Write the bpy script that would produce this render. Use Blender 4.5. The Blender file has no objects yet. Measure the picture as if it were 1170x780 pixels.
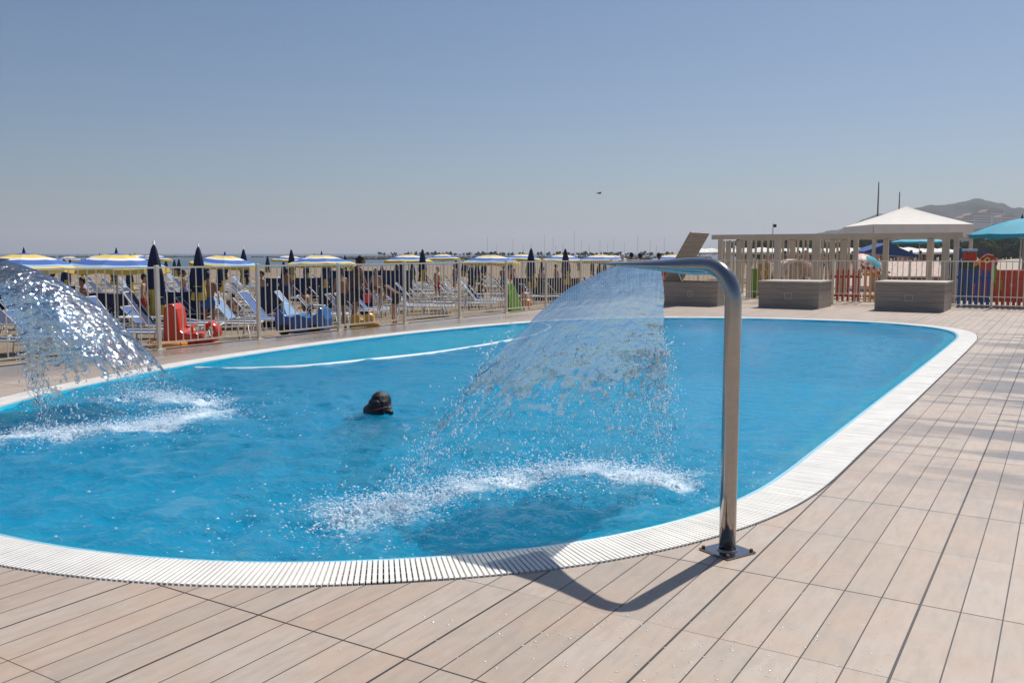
import bpy, math, random
import numpy as np
from mathutils import Vector, Matrix, noise as mn
random.seed(7); rng = np.random.default_rng(7)
R = math.radians
sc = bpy.context.scene
COL = sc.collection

# ------------------------------------------------------------------ camera, sky, sun, exposure
TH = R(31.695); CH = 1.5; F = 1025.0; PITCH = math.atan(101/1025)
cam = bpy.data.cameras.new('camera'); camo = bpy.data.objects.new('camera', cam); COL.objects.link(camo)
camo.location = (0, 0, CH); camo.rotation_euler = (math.pi/2-PITCH, 0, TH)
cam.sensor_width = 36; cam.lens = F/1170*36; cam.clip_start = .05; cam.clip_end = 30000
sc.camera = camo
SUN = Vector((.09, .70, 1)).normalized()
EL = math.asin(SUN.z); AZ = math.atan2(SUN.x, SUN.y)
world = bpy.data.worlds.new('World'); sc.world = world; world.use_nodes = True
wn = world.node_tree; bg = wn.nodes['Background']
sky = wn.nodes.new('ShaderNodeTexSky'); sky.sky_type = 'NISHITA'; sky.sun_disc = False
sky.sun_elevation = EL; sky.sun_rotation = AZ; sky.air_density = 1.0; sky.dust_density = 1.0; sky.ozone_density = 6.0; sky.altitude = 0
wn.links.new(sky.outputs[0], bg.inputs[0]); bg.inputs[1].default_value = .074
sl = bpy.data.lights.new('sun', 'SUN'); sl.energy = 4.6; sl.angle = R(.53); sl.color = (1, .955, .89)
so = bpy.data.objects.new('sun', sl); COL.objects.link(so); so.rotation_euler = (-SUN).to_track_quat('-Z', 'Y').to_euler()
sc.view_settings.view_transform = 'Standard'; sc.view_settings.look = 'None'
sc.view_settings.exposure = 0.0; sc.view_settings.gamma = 1; sc.view_settings.use_curve_mapping = False
sc.render.engine = 'CYCLES'; sc.cycles.transparent_max_bounces = 24; sc.cycles.max_bounces = 8
sc.cycles.caustics_reflective = False; sc.cycles.caustics_refractive = False

# ------------------------------------------------------------------ helpers
CT, ST = math.cos(TH), math.sin(TH)
def c2w(X, Y): return (X*CT-Y*ST, X*ST+Y*CT)          # camera-aligned ground coordinates -> world
def at(px, D, z=0.):                                   # bearing (photo column) and distance -> world
    x, y = c2w((px-585)/F*D, D); return Vector((x, y, z))
def at_y(px, yw, z=0.):                                # bearing and a world y
    a = (px-585)/F; t = yw/(a*ST+CT); x, y = c2w(a*t, t); return Vector((x, y, z))
def at_x(px, xw, z=0.):
    a = (px-585)/F; t = xw/(a*CT-ST); x, y = c2w(a*t, t); return Vector((x, y, z))

def mat(name, col, rough=.6, metal=0., bump=0., bscale=20., var=0., vscale=3., spec=.5, trans=0.):
    m = bpy.data.materials.new(name); m.use_nodes = True; nt = m.node_tree; b = nt.nodes['Principled BSDF']
    b.inputs['Base Color'].default_value = (*col, 1); b.inputs['Roughness'].default_value = rough
    b.inputs['Metallic'].default_value = metal; b.inputs['Specular IOR Level'].default_value = spec
    b.inputs['Transmission Weight'].default_value = trans
    tc = nt.nodes.new('ShaderNodeTexCoord')
    if var:
        n = nt.nodes.new('ShaderNodeTexNoise'); n.inputs['Scale'].default_value = vscale; n.inputs['Detail'].default_value = 6
        nt.links.new(tc.outputs['Object'], n.inputs['Vector'])
        r = nt.nodes.new('ShaderNodeMapRange'); r.inputs[1].default_value = .3; r.inputs[2].default_value = .7
        r.inputs[3].default_value = 1-var; r.inputs[4].default_value = 1+var
        nt.links.new(n.outputs[0], r.inputs[0])
        v = nt.nodes.new('ShaderNodeVectorMath'); v.operation = 'SCALE'; v.inputs[0].default_value = col
        nt.links.new(r.outputs[0], v.inputs['Scale']); nt.links.new(v.outputs[0], b.inputs['Base Color'])
    if bump:
        n = nt.nodes.new('ShaderNodeTexNoise'); n.inputs['Scale'].default_value = bscale; n.inputs['Detail'].default_value = 5
        nt.links.new(tc.outputs['Object'], n.inputs['Vector'])
        bp = nt.nodes.new('ShaderNodeBump'); bp.inputs['Strength'].default_value = bump; bp.inputs['Distance'].default_value = .02
        nt.links.new(n.outputs[0], bp.inputs['Height']); nt.links.new(bp.outputs[0], b.inputs['Normal'])
    return m

class MB:
    def __init__(s): s.v = []; s.f = []; s.m = []; s.smooth = False
    def add(s, vs, fs, mi=0):
        o = len(s.v); s.v += [tuple(v) for v in vs]; s.f += [tuple(i+o for i in f) for f in fs]; s.m += [mi]*len(fs); return s
    def box(s, c, size, rz=0, mi=0, M=None, bev=0):
        hx, hy, hz = size[0]/2, size[1]/2, size[2]/2
        if bev:
            b = bev; vs = []; 
            for z, k in ((-hz, b), (-hz+b, 0), (hz-b, 0), (hz, b)):
                x, y = hx-k, hy-k; bb = b
                vs += [(-x+bb, -y, z), (x-bb, -y, z), (x, -y+bb, z), (x, y-bb, z), (x-bb, y, z), (-x+bb, y, z), (-x, y-bb, z), (-x, -y+bb, z)]
            fs = [tuple(range(7, -1, -1)), tuple(range(24, 32))]
            for r in range(3):
                for i in range(8): j = (i+1) % 8; fs.append((r*8+i, r*8+j, r*8+8+j, r*8+8+i))
        else:
            vs = [(x, y, z) for z in (-hz, hz) for x, y in ((-hx, -hy), (hx, -hy), (hx, hy), (-hx, hy))]
            fs = [(3, 2, 1, 0), (4, 5, 6, 7), (0, 1, 5, 4), (1, 2, 6, 5), (2, 3, 7, 6), (3, 0, 4, 7)]
        Q = Matrix.Translation(c) @ (M if M is not None else Matrix.Rotation(rz, 4, 'Z'))
        return s.add([Q @ Vector(v) for v in vs], fs, mi)
    def tube(s, pts, r, n=8, mi=0, caps=True, flat=None):
        # r: number or list of radii; flat: list of (width, height) half sizes with the side vector kept horizontal
        pts = [Vector(p) for p in pts]; N = len(pts); vs = []; up0 = None
        for i, p in enumerate(pts):
            t = (pts[min(i+1, N-1)]-pts[max(i-1, 0)]).normalized()
            if up0 is None: up0 = Vector((0, 0, 1)) if abs(t.z) < .9 else Vector((1, 0, 0))
            a = (up0-t*up0.dot(t))
            if a.length < 1e-4: a = t.orthogonal()
            a.normalize(); b = t.cross(a); up0 = a
            for k in range(n):
                an = 2*math.pi*k/n
                if flat: w, h = flat[i]
                else: w = h = (r[i] if isinstance(r, (list, tuple)) else r)
                vs.append(p+a*(math.cos(an)*h)+b*(math.sin(an)*w))
        fs = []
        for i in range(N-1):
            for k in range(n): j = (k+1) % n; fs.append((i*n+k, i*n+j, i*n+n+j, i*n+n+k))
        if caps: fs += [tuple(range(n-1, -1, -1)), tuple((N-1)*n+k for k in range(n))]
        return s.add(vs, fs, mi)
    def bar(s, a, b, w, h, mi=0):
        a, b = Vector(a), Vector(b); t = (b-a).normalized(); up = Vector((0, 0, 1)) if abs(t.z) < .95 else Vector((0, 1, 0))
        sd = t.cross(up).normalized()*w/2; u = sd.cross(t).normalized()*h/2
        vs = [p+q for p in (a, b) for q in (-sd-u, sd-u, sd+u, -sd+u)]
        return s.add(vs, [(3, 2, 1, 0), (4, 5, 6, 7), (0, 1, 5, 4), (1, 2, 6, 5), (2, 3, 7, 6), (3, 0, 4, 7)], mi)
    def lathe(s, prof, n=16, mi=0, c=(0, 0, 0), wob=None):
        vs = []; c = Vector(c)
        for i, (r, z) in enumerate(prof):
            for k in range(n):
                a = 2*math.pi*k/n; rr = r*(wob(a, i) if wob else 1)
                vs.append(c+Vector((rr*math.cos(a), rr*math.sin(a), z)))
        fs = [(i*n+k, i*n+(k+1) % n, i*n+n+(k+1) % n, i*n+n+k) for i in range(len(prof)-1) for k in range(n)]
        return s.add(vs, fs, mi)
    def ell(s, c, r, n=10, mi=0, M=None):
        r = (r, r, r) if isinstance(r, (int, float)) else r; vs = []; m = n//2+1
        for i in range(m+1):
            ph = math.pi*i/m
            for k in range(n):
                a = 2*math.pi*k/n; v = Vector((r[0]*math.sin(ph)*math.cos(a), r[1]*math.sin(ph)*math.sin(a), r[2]*math.cos(ph)))
                if M is not None: v = M @ v
                vs.append(v+Vector(c))
        return s.add(vs, [(i*n+k, i*n+n+k, i*n+n+(k+1) % n, i*n+(k+1) % n) for i in range(m) for k in range(n)], mi)
    def prism(s, prof, w, mi=0, M=None):
        # prof in (x,z), extruded along y
        n = len(prof); vs = [Vector((x, y, z)) for y in (-w/2, w/2) for x, z in prof]
        if M is not None: vs = [M @ v for v in vs]
        return s.add(vs, [tuple(range(n)), tuple(range(2*n-1, n-1, -1))]+[(i, i+n, (i+1) % n+n, (i+1) % n) for i in range(n)], mi)
    def build(s, name, mats, parent=None, smooth=False, loc=None, rz=0, bevel=0, label=None):
        me = bpy.data.meshes.new(name); me.from_pydata(s.v, [], s.f)
        mats = mats if isinstance(mats, (list, tuple)) else [mats]
        for m in mats: me.materials.append(m)
        me.polygons.foreach_set('material_index', s.m)
        me.polygons.foreach_set('use_smooth', [smooth]*len(s.f)); me.update()
        o = bpy.data.objects.new(name, me); COL.objects.link(o)
        if loc is not None: o.location = loc
        o.rotation_euler.z = rz
        if parent: o.parent = parent
        if bevel:
            b = o.modifiers.new('bevel', 'BEVEL'); b.width = bevel; b.segments = 2; b.limit_method = 'ANGLE'
        if label: o['label'] = label
        return o
def empty(name, label, cat, loc=(0, 0, 0), rz=0, group=None):
    o = bpy.data.objects.new(name, None); COL.objects.link(o); o.location = loc; o.rotation_euler.z = rz; o.empty_display_size = .2
    tag(o, label, cat, group); return o
def tag(o, label, cat=None, group=None):
    o['label'] = label
    if cat: o['category'] = cat
    if group: o['group'] = group
    return o
def struct(o): o['kind'] = 'structure'; return o
def copy_tree(o, parent=None):
    c = o.copy(); COL.objects.link(c); c.parent = parent
    for ch in KIDS(o): copy_tree(ch, c)
    return c
def KIDS(o): return [x for x in COL.objects if x.parent == o]
def dup(proto, loc, rz, label, group=None, scale=None):
    c = copy_tree(proto); c.location = loc; c.rotation_euler.z = rz; c['label'] = label
    if 'parasol' in proto.name: c.rotation_euler.x, c.rotation_euler.y = random.gauss(0, .022), random.gauss(0, .022)
    if group: c['group'] = group
    if scale: c.scale = (scale,)*3
    return c

# ------------------------------------------------------------------ materials
def math_node(nt, op, a, b=None, c=None):
    n = nt.nodes.new('ShaderNodeMath'); n.operation = op
    for i, x in enumerate((a, b, c)):
        if x is None: continue
        if isinstance(x, (int, float)): n.inputs[i].default_value = x
        else: nt.links.new(x, n.inputs[i])
    return n.outputs[0]
def mixc(nt, f, a, b, mode='MIX'):
    n = nt.nodes.new('ShaderNodeMix'); n.data_type = 'RGBA'; n.blend_type = mode
    for k, x in ((0, f), (6, a), (7, b)):
        if isinstance(x, (int, float)): n.inputs[k].default_value = x
        elif isinstance(x, tuple): n.inputs[k].default_value = (*x, 1)
        else: nt.links.new(x, n.inputs[k])
    return n.outputs[2]
def ramp(nt, x, a, b, lo=0., hi=1.):
    n = nt.nodes.new('ShaderNodeMapRange'); nt.links.new(x, n.inputs[0])
    for k, v in ((1, a), (2, b), (3, lo), (4, hi)): n.inputs[k].default_value = v
    return n.outputs[0]
def noise(nt, vec, scale, detail=4, rough=.5):
    n = nt.nodes.new('ShaderNodeTexNoise'); n.inputs['Scale'].default_value = scale; n.inputs['Detail'].default_value = detail
    n.inputs['Roughness'].default_value = rough; nt.links.new(vec, n.inputs['Vector']); return n.outputs[0]

def deck_material():
    m = bpy.data.materials.new('deck_tiles'); m.use_nodes = True; nt = m.node_tree; b = nt.nodes['Principled BSDF']
    tc = nt.nodes.new('ShaderNodeTexCoord'); V = tc.outputs['Object']
    sp = nt.nodes.new('ShaderNodeSeparateXYZ'); nt.links.new(V, sp.inputs[0]); X, Y = sp.outputs[0], sp.outputs[1]
    PW = .1555
    def line(coord, period, offs, halfw):     # 1 on the groove
        t = math_node(nt, 'FRACT', math_node(nt, 'DIVIDE', math_node(nt, 'ADD', coord, -offs+period*400), period))
        d = math_node(nt, 'MULTIPLY', math_node(nt, 'MINIMUM', t, math_node(nt, 'SUBTRACT', 1, t)), period)
        return math_node(nt, 'LESS_THAN', d, halfw)
    def cell(coord, period, offs): return math_node(nt, 'FLOOR', math_node(nt, 'DIVIDE', math_node(nt, 'ADD', coord, -offs+period*400), period))
    thin = line(X, PW, -.463, .0027); thick = line(X, PW*5, -.463, .0052)
    crossf = line(Y, .784, 4.085, .0020)
    # cross joints: heavier on every second line, faint in some columns
    cb = nt.nodes.new('ShaderNodeCombineXYZ'); nt.links.new(cell(X, PW*5, -.463), cb.inputs[0]); nt.links.new(cell(Y, .784, 4.085-.392), cb.inputs[1])
    wnz = nt.nodes.new('ShaderNodeTexWhiteNoise'); nt.links.new(cb.outputs[0], wnz.inputs[0])
    keep = ramp(nt, wnz.outputs[0], .2, .7, .25, .9)
    cross = math_node(nt, 'MAXIMUM', math_node(nt, 'MULTIPLY', crossf, keep), line(Y, 1.568, 2.517, .0042))
    g = math_node(nt, 'MAXIMUM', math_node(nt, 'MAXIMUM', thin, thick), cross)
    # plank tone
    c2 = nt.nodes.new('ShaderNodeCombineXYZ'); nt.links.new(cell(X, PW, -.463), c2.inputs[0]); nt.links.new(cell(Y, .784, 4.085), c2.inputs[1])
    w2 = nt.nodes.new('ShaderNodeTexWhiteNoise'); nt.links.new(c2.outputs[0], w2.inputs[0])
    mp = nt.nodes.new('ShaderNodeMapping'); nt.links.new(V, mp.inputs[0]); mp.inputs['Scale'].default_value = (1, .22, 1)
    grain = noise(nt, mp.outputs[0], 22, 8, .6); blot = noise(nt, V, 2.6, 6, .6); fine = noise(nt, V, 160, 3)
    col = mixc(nt, ramp(nt, w2.outputs[0], 0, 1), (.42, .348, .28), (.52, .44, .365))
    col = mixc(nt, ramp(nt, blot, .38, .66, 0, .7), col, (.47, .335, .25))
    col = mixc(nt, ramp(nt, grain, .42, .7, 0, .38), col, (.29, .235, .19))
    sp2 = noise(nt, V, 9, 7, .7)
    col = mixc(nt, ramp(nt, sp2, .56, .72, 0, .35), col, (.55, .49, .42))
    # wet areas: round the pool's right side and along the left fence
    wn_ = noise(nt, mp.outputs[0], 1.6, 5, .6)
    mp2 = nt.nodes.new('ShaderNodeMapping'); nt.links.new(V, mp2.inputs[0]); mp2.inputs['Rotation'].default_value = (0, 0, R(-32)); mp2.inputs['Scale'].default_value = (.35, 1.6, 1)
    wn2 = noise(nt, mp2.outputs[0], 1.1, 6, .62)
    zone = math_node(nt, 'MULTIPLY', ramp(nt, X, -1.3, -.2, .35, 1), math_node(nt, 'MULTIPLY', ramp(nt, Y, 5.5, 8, 0, 1), ramp(nt, Y, 17, 23, 1, .2)))
    zone = math_node(nt, 'MULTIPLY', zone, ramp(nt, X, 1.5, 4, 1, .3))
    zl = math_node(nt, 'MULTIPLY', ramp(nt, X, -10.4, -11.2, 0, 1), ramp(nt, Y, 17, 21, 1, 0))
    wet = math_node(nt, 'MULTIPLY', ramp(nt, wn2, .46, .53), zone)
    wet = math_node(nt, 'MAXIMUM', wet, math_node(nt, 'MULTIPLY', ramp(nt, wn_, .30, .50, .3, 1), zl))
    col = mixc(nt, math_node(nt, 'MULTIPLY', wet, .62), col, (.20, .17, .15))
    col = mixc(nt, g, col, (.035, .024, .02))
    nt.links.new(col, b.inputs['Base Color'])
    ro = math_node(nt, 'SUBTRACT', ramp(nt, blot, .3, .7, .40, .56), math_node(nt, 'MULTIPLY', wet, .28))
    nt.links.new(ro, b.inputs['Roughness'])
    h = math_node(nt, 'ADD', math_node(nt, 'MULTIPLY', grain, .25), math_node(nt, 'MULTIPLY', g, -1.5))
    h = math_node(nt, 'ADD', h, math_node(nt, 'MULTIPLY', fine, .12))
    bp = nt.nodes.new('ShaderNodeBump'); bp.inputs['Distance'].default_value = .0035; bp.inputs['Strength'].default_value = .8
    nt.links.new(h, bp.inputs['Height']); nt.links.new(bp.outputs[0], b.inputs['Normal'])
    return m

def water_material():
    m = bpy.data.materials.new('pool_water'); m.use_nodes = True; nt = m.node_tree
    for n in list(nt.nodes): nt.nodes.remove(n)
    out = nt.nodes.new('ShaderNodeOutputMaterial'); tc = nt.nodes.new('ShaderNodeTexCoord'); V = tc.outputs['Object']
    n1 = noise(nt, V, 8.5, 7, .68); n2 = noise(nt, V, 34, 3, .5)
    h = math_node(nt, 'ADD', n1, math_node(nt, 'MULTIPLY', n2, .22))
    bp = nt.nodes.new('ShaderNodeBump'); bp.inputs['Distance'].default_value = .036; bp.inputs['Strength'].default_value = 1
    nt.links.new(h, bp.inputs['Height'])
    tr = nt.nodes.new('ShaderNodeBsdfTransparent'); tr.inputs[0].default_value = (.03, .93, 1, 1)
    rf = nt.nodes.new('ShaderNodeBsdfRefraction'); rf.inputs['Color'].default_value = (.03, .93, 1, 1); rf.inputs['IOR'].default_value = 1.33; rf.inputs['Roughness'].default_value = .02
    df = nt.nodes.new('ShaderNodeBsdfDiffuse'); df.inputs[0].default_value = (.0005, .49, .88, 1)
    gl = nt.nodes.new('ShaderNodeBsdfGlossy'); gl.inputs['Roughness'].default_value = .06; gl.inputs[0].default_value = (1, 1, 1, 1)
    for n in (rf, df, gl): nt.links.new(bp.outputs[0], n.inputs['Normal'])
    m1 = nt.nodes.new('ShaderNodeMixShader'); m1.inputs[0].default_value = .55; nt.links.new(tr.outputs[0], m1.inputs[1]); nt.links.new(rf.outputs[0], m1.inputs[2])
    m2 = nt.nodes.new('ShaderNodeMixShader'); m2.inputs[0].default_value = .35; nt.links.new(m1.outputs[0], m2.inputs[1]); nt.links.new(df.outputs[0], m2.inputs[2])
    fr = nt.nodes.new('ShaderNodeFresnel'); fr.inputs[0].default_value = 1.33; nt.links.new(bp.outputs[0], fr.inputs['Normal'])
    m3 = nt.nodes.new('ShaderNodeMixShader'); nt.links.new(math_node(nt, 'MULTIPLY', fr.outputs[0], .82), m3.inputs[0]); nt.links.new(m2.outputs[0], m3.inputs[1]); nt.links.new(gl.outputs[0], m3.inputs[2])
    # foam
    at_ = nt.nodes.new('ShaderNodeAttribute'); at_.attribute_name = 'foam'
    fn = noise(nt, V, 26, 8, .75); fn2 = noise(nt, V, 5, 4, .6)
    fm = math_node(nt, 'ADD', math_node(nt, 'MULTIPLY', fn, .7), math_node(nt, 'MULTIPLY', fn2, .3))
    fs = math_node(nt, 'SUBTRACT', math_node(nt, 'ADD', at_.outputs['Fac'], fm), 1.0)
    fmask = ramp(nt, fs, -.12, .26, 0, .74)
    fd = nt.nodes.new('ShaderNodeBsdfDiffuse'); fd.inputs[0].default_value = (.80, .88, .92, 1)
    m4 = nt.nodes.new('ShaderNodeMixShader'); nt.links.new(fmask, m4.inputs[0]); nt.links.new(m3.outputs[0], m4.inputs[1]); nt.links.new(fd.outputs[0], m4.inputs[2])
    nt.links.new(m4.outputs[0], out.inputs[0]); return m

def jet_material():
    m = bpy.data.materials.new('falling_water'); m.use_nodes = True; nt = m.node_tree
    for n in list(nt.nodes): nt.nodes.remove(n)
    out = nt.nodes.new('ShaderNodeOutputMaterial'); tc = nt.nodes.new('ShaderNodeTexCoord'); V = tc.outputs['Object']
    h = math_node(nt, 'ADD', noise(nt, V, 10, 4, .5), math_node(nt, 'MULTIPLY', noise(nt, V, 45, 2), .15))
    bp = nt.nodes.new('ShaderNodeBump'); bp.inputs['Distance'].default_value = .035; bp.inputs['Strength'].default_value = 1; nt.links.new(h, bp.inputs['Height'])
    tr = nt.nodes.new('ShaderNodeBsdfTransparent'); tr.inputs[0].default_value = (.84, .94, .98, 1)
    rf = nt.nodes.new('ShaderNodeBsdfRefraction'); rf.inputs['IOR'].default_value = 1.36; rf.inputs['Roughness'].default_value = .0; rf.inputs['Color'].default_value = (.74, .91, .97, 1)
    tl = nt.nodes.new('ShaderNodeBsdfTranslucent'); tl.inputs[0].default_value = (.62, .80, .9, 1)
    gl = nt.nodes.new('ShaderNodeBsdfGlossy'); gl.inputs['Roughness'].default_value = .05
    for n in (rf, tl, gl): nt.links.new(bp.outputs[0], n.inputs['Normal'])
    m1 = nt.nodes.new('ShaderNodeMixShader'); m1.inputs[0].default_value = .77; nt.links.new(tr.outputs[0], m1.inputs[1]); nt.links.new(rf.outputs[0], m1.inputs[2])
    m2 = nt.nodes.new('ShaderNodeMixShader'); m2.inputs[0].default_value = .012; nt.links.new(m1.outputs[0], m2.inputs[1]); nt.links.new(tl.outputs[0], m2.inputs[2])
    fr = nt.nodes.new('ShaderNodeFresnel'); fr.inputs[0].default_value = 1.3; nt.links.new(bp.outputs[0], fr.inputs['Normal'])
    m3 = nt.nodes.new('ShaderNodeMixShader'); nt.links.new(math_node(nt, 'MULTIPLY', fr.outputs[0], .6), m3.inputs[0]); nt.links.new(m2.outputs[0], m3.inputs[1]); nt.links.new(gl.outputs[0], m3.inputs[2])
    nt.links.new(m3.outputs[0], out.inputs[0]); return m

def drop_material():
    m = bpy.data.materials.new('water_drops'); m.use_nodes = True; nt = m.node_tree
    for n in list(nt.nodes): nt.nodes.remove(n)
    out = nt.nodes.new('ShaderNodeOutputMaterial')
    tr = nt.nodes.new('ShaderNodeBsdfTransparent'); tr.inputs[0].default_value = (.9, .97, 1, 1)
    d1_ = nt.nodes.new('ShaderNodeBsdfTranslucent'); d1_.inputs[0].default_value = (.56, .60, .64, 1)
    d2_ = nt.nodes.new('ShaderNodeBsdfDiffuse'); d2_.inputs[0].default_value = (.56, .60, .64, 1)
    df = nt.nodes.new('ShaderNodeAddShader'); nt.links.new(d1_.outputs[0], df.inputs[0]); nt.links.new(d2_.outputs[0], df.inputs[1])
    gl = nt.nodes.new('ShaderNodeBsdfGlossy'); gl.inputs['Roughness'].default_value = .15
    m1 = nt.nodes.new('ShaderNodeMixShader'); m1.inputs[0].default_value = .8; nt.links.new(tr.outputs[0], m1.inputs[1]); nt.links.new(df.outputs[0], m1.inputs[2])
    m2 = nt.nodes.new('ShaderNodeMixShader'); m2.inputs[0].default_value = .22; nt.links.new(m1.outputs[0], m2.inputs[1]); nt.links.new(gl.outputs[0], m2.inputs[2])
    nt.links.new(m2.outputs[0], out.inputs[0]); return m

def sand_material():
    m = bpy.data.materials.new('beach_sand'); m.use_nodes = True; nt = m.node_tree; b = nt.nodes['Principled BSDF']
    tc = nt.nodes.new('ShaderNodeTexCoord'); V = tc.outputs['Object']
    a = noise(nt, V, .6, 6, .6); c = noise(nt, V, 5, 6, .7)
    col = mixc(nt, ramp(nt, a, .35, .65), (.25, .19, .13), (.33, .25, .175))
    col = mixc(nt, ramp(nt, c, .5, .68, 0, .6), col, (.15, .115, .08))
    nt.links.new(col, b.inputs['Base Color']); b.inputs['Roughness'].default_value = .95; b.inputs['Specular IOR Level'].default_value = .1
    bp = nt.nodes.new('ShaderNodeBump'); bp.inputs['Distance'].default_value = .06; bp.inputs['Strength'].default_value = .8
    nt.links.new(c, bp.inputs['Height']); nt.links.new(bp.outputs[0], b.inputs['Normal']); return m

def box_material():
    m = bpy.data.materials.new('woodgrain_tiles'); m.use_nodes = True; nt = m.node_tree; b = nt.nodes['Principled BSDF']
    tc = nt.nodes.new('ShaderNodeTexCoord'); V = tc.outputs['Object']
    sp = nt.nodes.new('ShaderNodeSeparateXYZ'); nt.links.new(V, sp.inputs[0])
    mp = nt.nodes.new('ShaderNodeMapping'); nt.links.new(V, mp.inputs[0]); mp.inputs['Scale'].default_value = (.6, .6, 8)
    g = noise(nt, mp.outputs[0], 5, 7, .6)
    t = math_node(nt, 'FRACT', math_node(nt, 'MULTIPLY', math_node(nt, 'ADD', sp.outputs[2], 10.), 1/.144))
    ln = math_node(nt, 'LESS_THAN', t, .05)
    col = mixc(nt, ramp(nt, g, .35, .65), (.27, .232, .195), (.38, .335, .285))
    col = mixc(nt, ln, col, (.10, .08, .065))
    nt.links.new(col, b.inputs['Base Color']); b.inputs['Roughness'].default_value = .55; return m

def leaf_hill(name, a, bcol, scale):
    m = bpy.data.materials.new(name); m.use_nodes = True; nt = m.node_tree; b = nt.nodes['Principled BSDF']
    tc = nt.nodes.new('ShaderNodeTexCoord'); n = noise(nt, tc.outputs['Object'], scale, 8, .65)
    nt.links.new(mixc(nt, ramp(nt, n, .4, .6), a, bcol), b.inputs['Base Color']); b.inputs['Roughness'].default_value = 1; b.inputs['Specular IOR Level'].default_value = 0
    return m

M = dict(
    deck=deck_material(), water=water_material(), jet=jet_material(), drop=drop_material(), sand=sand_material(), box=box_material(),
    grate=mat('white_grating', (.85, .825, .77), .5, var=.09, vscale=4), gutter=mat('gutter_dark', (.055, .06, .065), .7),
    lip=mat('pool_lip', (.30, .60, .75), .35), liner=mat('pool_liner', (.035, .72, .96), .4, var=.07, vscale=1.5),
    ledge=mat('ledge_liner', (.75, .90, .92), .4, var=.05, vscale=3), nosing=mat('step_nosing', (.60, .70, .74), .5),
    steel=mat('brushed_steel', (.40, .38, .36), .17, 1, var=.05, vscale=30), bolt=mat('rusty_bolt', (.16, .09, .05), .5, .6),
    fence=mat('fence_paint', (.80, .73, .60), .45, var=.06), post=mat('post_paint', (.76, .69, .57), .5, var=.08),
    pergola=mat('pergola_paint', (.56, .49, .39), .6, var=.08, vscale=2), canvas=mat('cream_canvas', (.80, .75, .68), .8, bump=.1, bscale=6, var=.04),
    navy=mat('navy_fabric', (.012, .022, .075), .8, bump=.2, bscale=14), yellow=mat('yellow_fabric', (.78, .56, .10), .8), blue=mat('blue_fabric', (.05, .13, .42), .8),
    lblue=mat('light_blue_fabric', (.32, .52, .72), .8), white=mat('white_fabric', (.78, .76, .70), .8), alu=mat('white_enamel', (.75, .75, .74), .35),
    sling=mat('blue_sling', (.055, .13, .34), .75, bump=.2, bscale=60), slingl=mat('pale_blue_sling', (.20, .32, .52), .75), slingd=mat('dark_sling', (.015, .03, .09), .75),
    pole=mat('parasol_pole', (.62, .60, .56), .4), turq=mat('turquoise_fabric', (.03, .36, .50), .75, var=.1, vscale=2), teal=mat('teal_fabric', (.02, .33, .45), .8),
    red=mat('red_plastic', (.62, .045, .02), .3, var=.06), redp=mat('red_paint', (.48, .05, .025), .5), bluep=mat('blue_paint', (.02, .075, .28), .5), bplast=mat('blue_plastic', (.02, .14, .42), .3),
    yplast=mat('yellow_plastic', (.78, .40, .03), .3), green=mat('green_mat', (.14, .32, .02), .6, var=.1), pink=mat('pink_plastic', (.70, .08, .16), .35),
    orange=mat('orange_plastic', (.75, .27, .02), .4), shingle=mat('playhouse_shingle', (.66, .52, .45), .8, var=.12, vscale=8), playw=mat('playhouse_wall', (.28, .20, .13), .8),
    skin=mat('tanned_skin', (.30, .14, .075), .5, var=.05, vscale=6), skin2=mat('light_skin', (.55, .32, .21), .5, var=.05), hair=mat('dark_hair', (.004, .003, .003), .5, bump=.5, bscale=70),
    hairb=mat('brown_hair', (.10, .05, .02), .5), brownc=mat('brown_swimwear', (.11, .045, .03), .7), blackc=mat('black_swimwear', (.01, .01, .014), .6), redc=mat('red_swimwear', (.50, .03, .02), .7), whitec=mat('white_shirt', (.75, .74, .72), .8), bluec=mat('blue_swimwear', (.03, .10, .35), .7),
    sea=mat('sea_water', (.035, .075, .115), .32, bump=.6, bscale=.4), rock=mat('breakwater_rock', (.15, .14, .13), .9, var=.3, vscale=.4), boat=mat('boat_hull', (.7, .7, .7), .4), mast=mat('grey_mast', (.22, .20, .19), .5),
    hill=leaf_hill('hill_woods', (.025, .036, .028), (.085, .085, .072), .02), wood=leaf_hill('far_trees', (.02, .035, .014), (.055, .075, .03), .25), house=mat('pale_render', (.60, .55, .48), .8), roof=mat('tile_roof', (.30, .14, .09), .8), glass=mat('window_dark', (.02, .03, .04), .2),
    bird=mat('bird_grey', (.06, .06, .06), .8), pave=mat('playground_paving', (.42, .35, .28), .9, var=.1, vscale=.7), rubber=mat('black_rubber', (.015, .015, .015), .6), wicker=mat('straw', (.45, .32, .15), .8))

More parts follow.
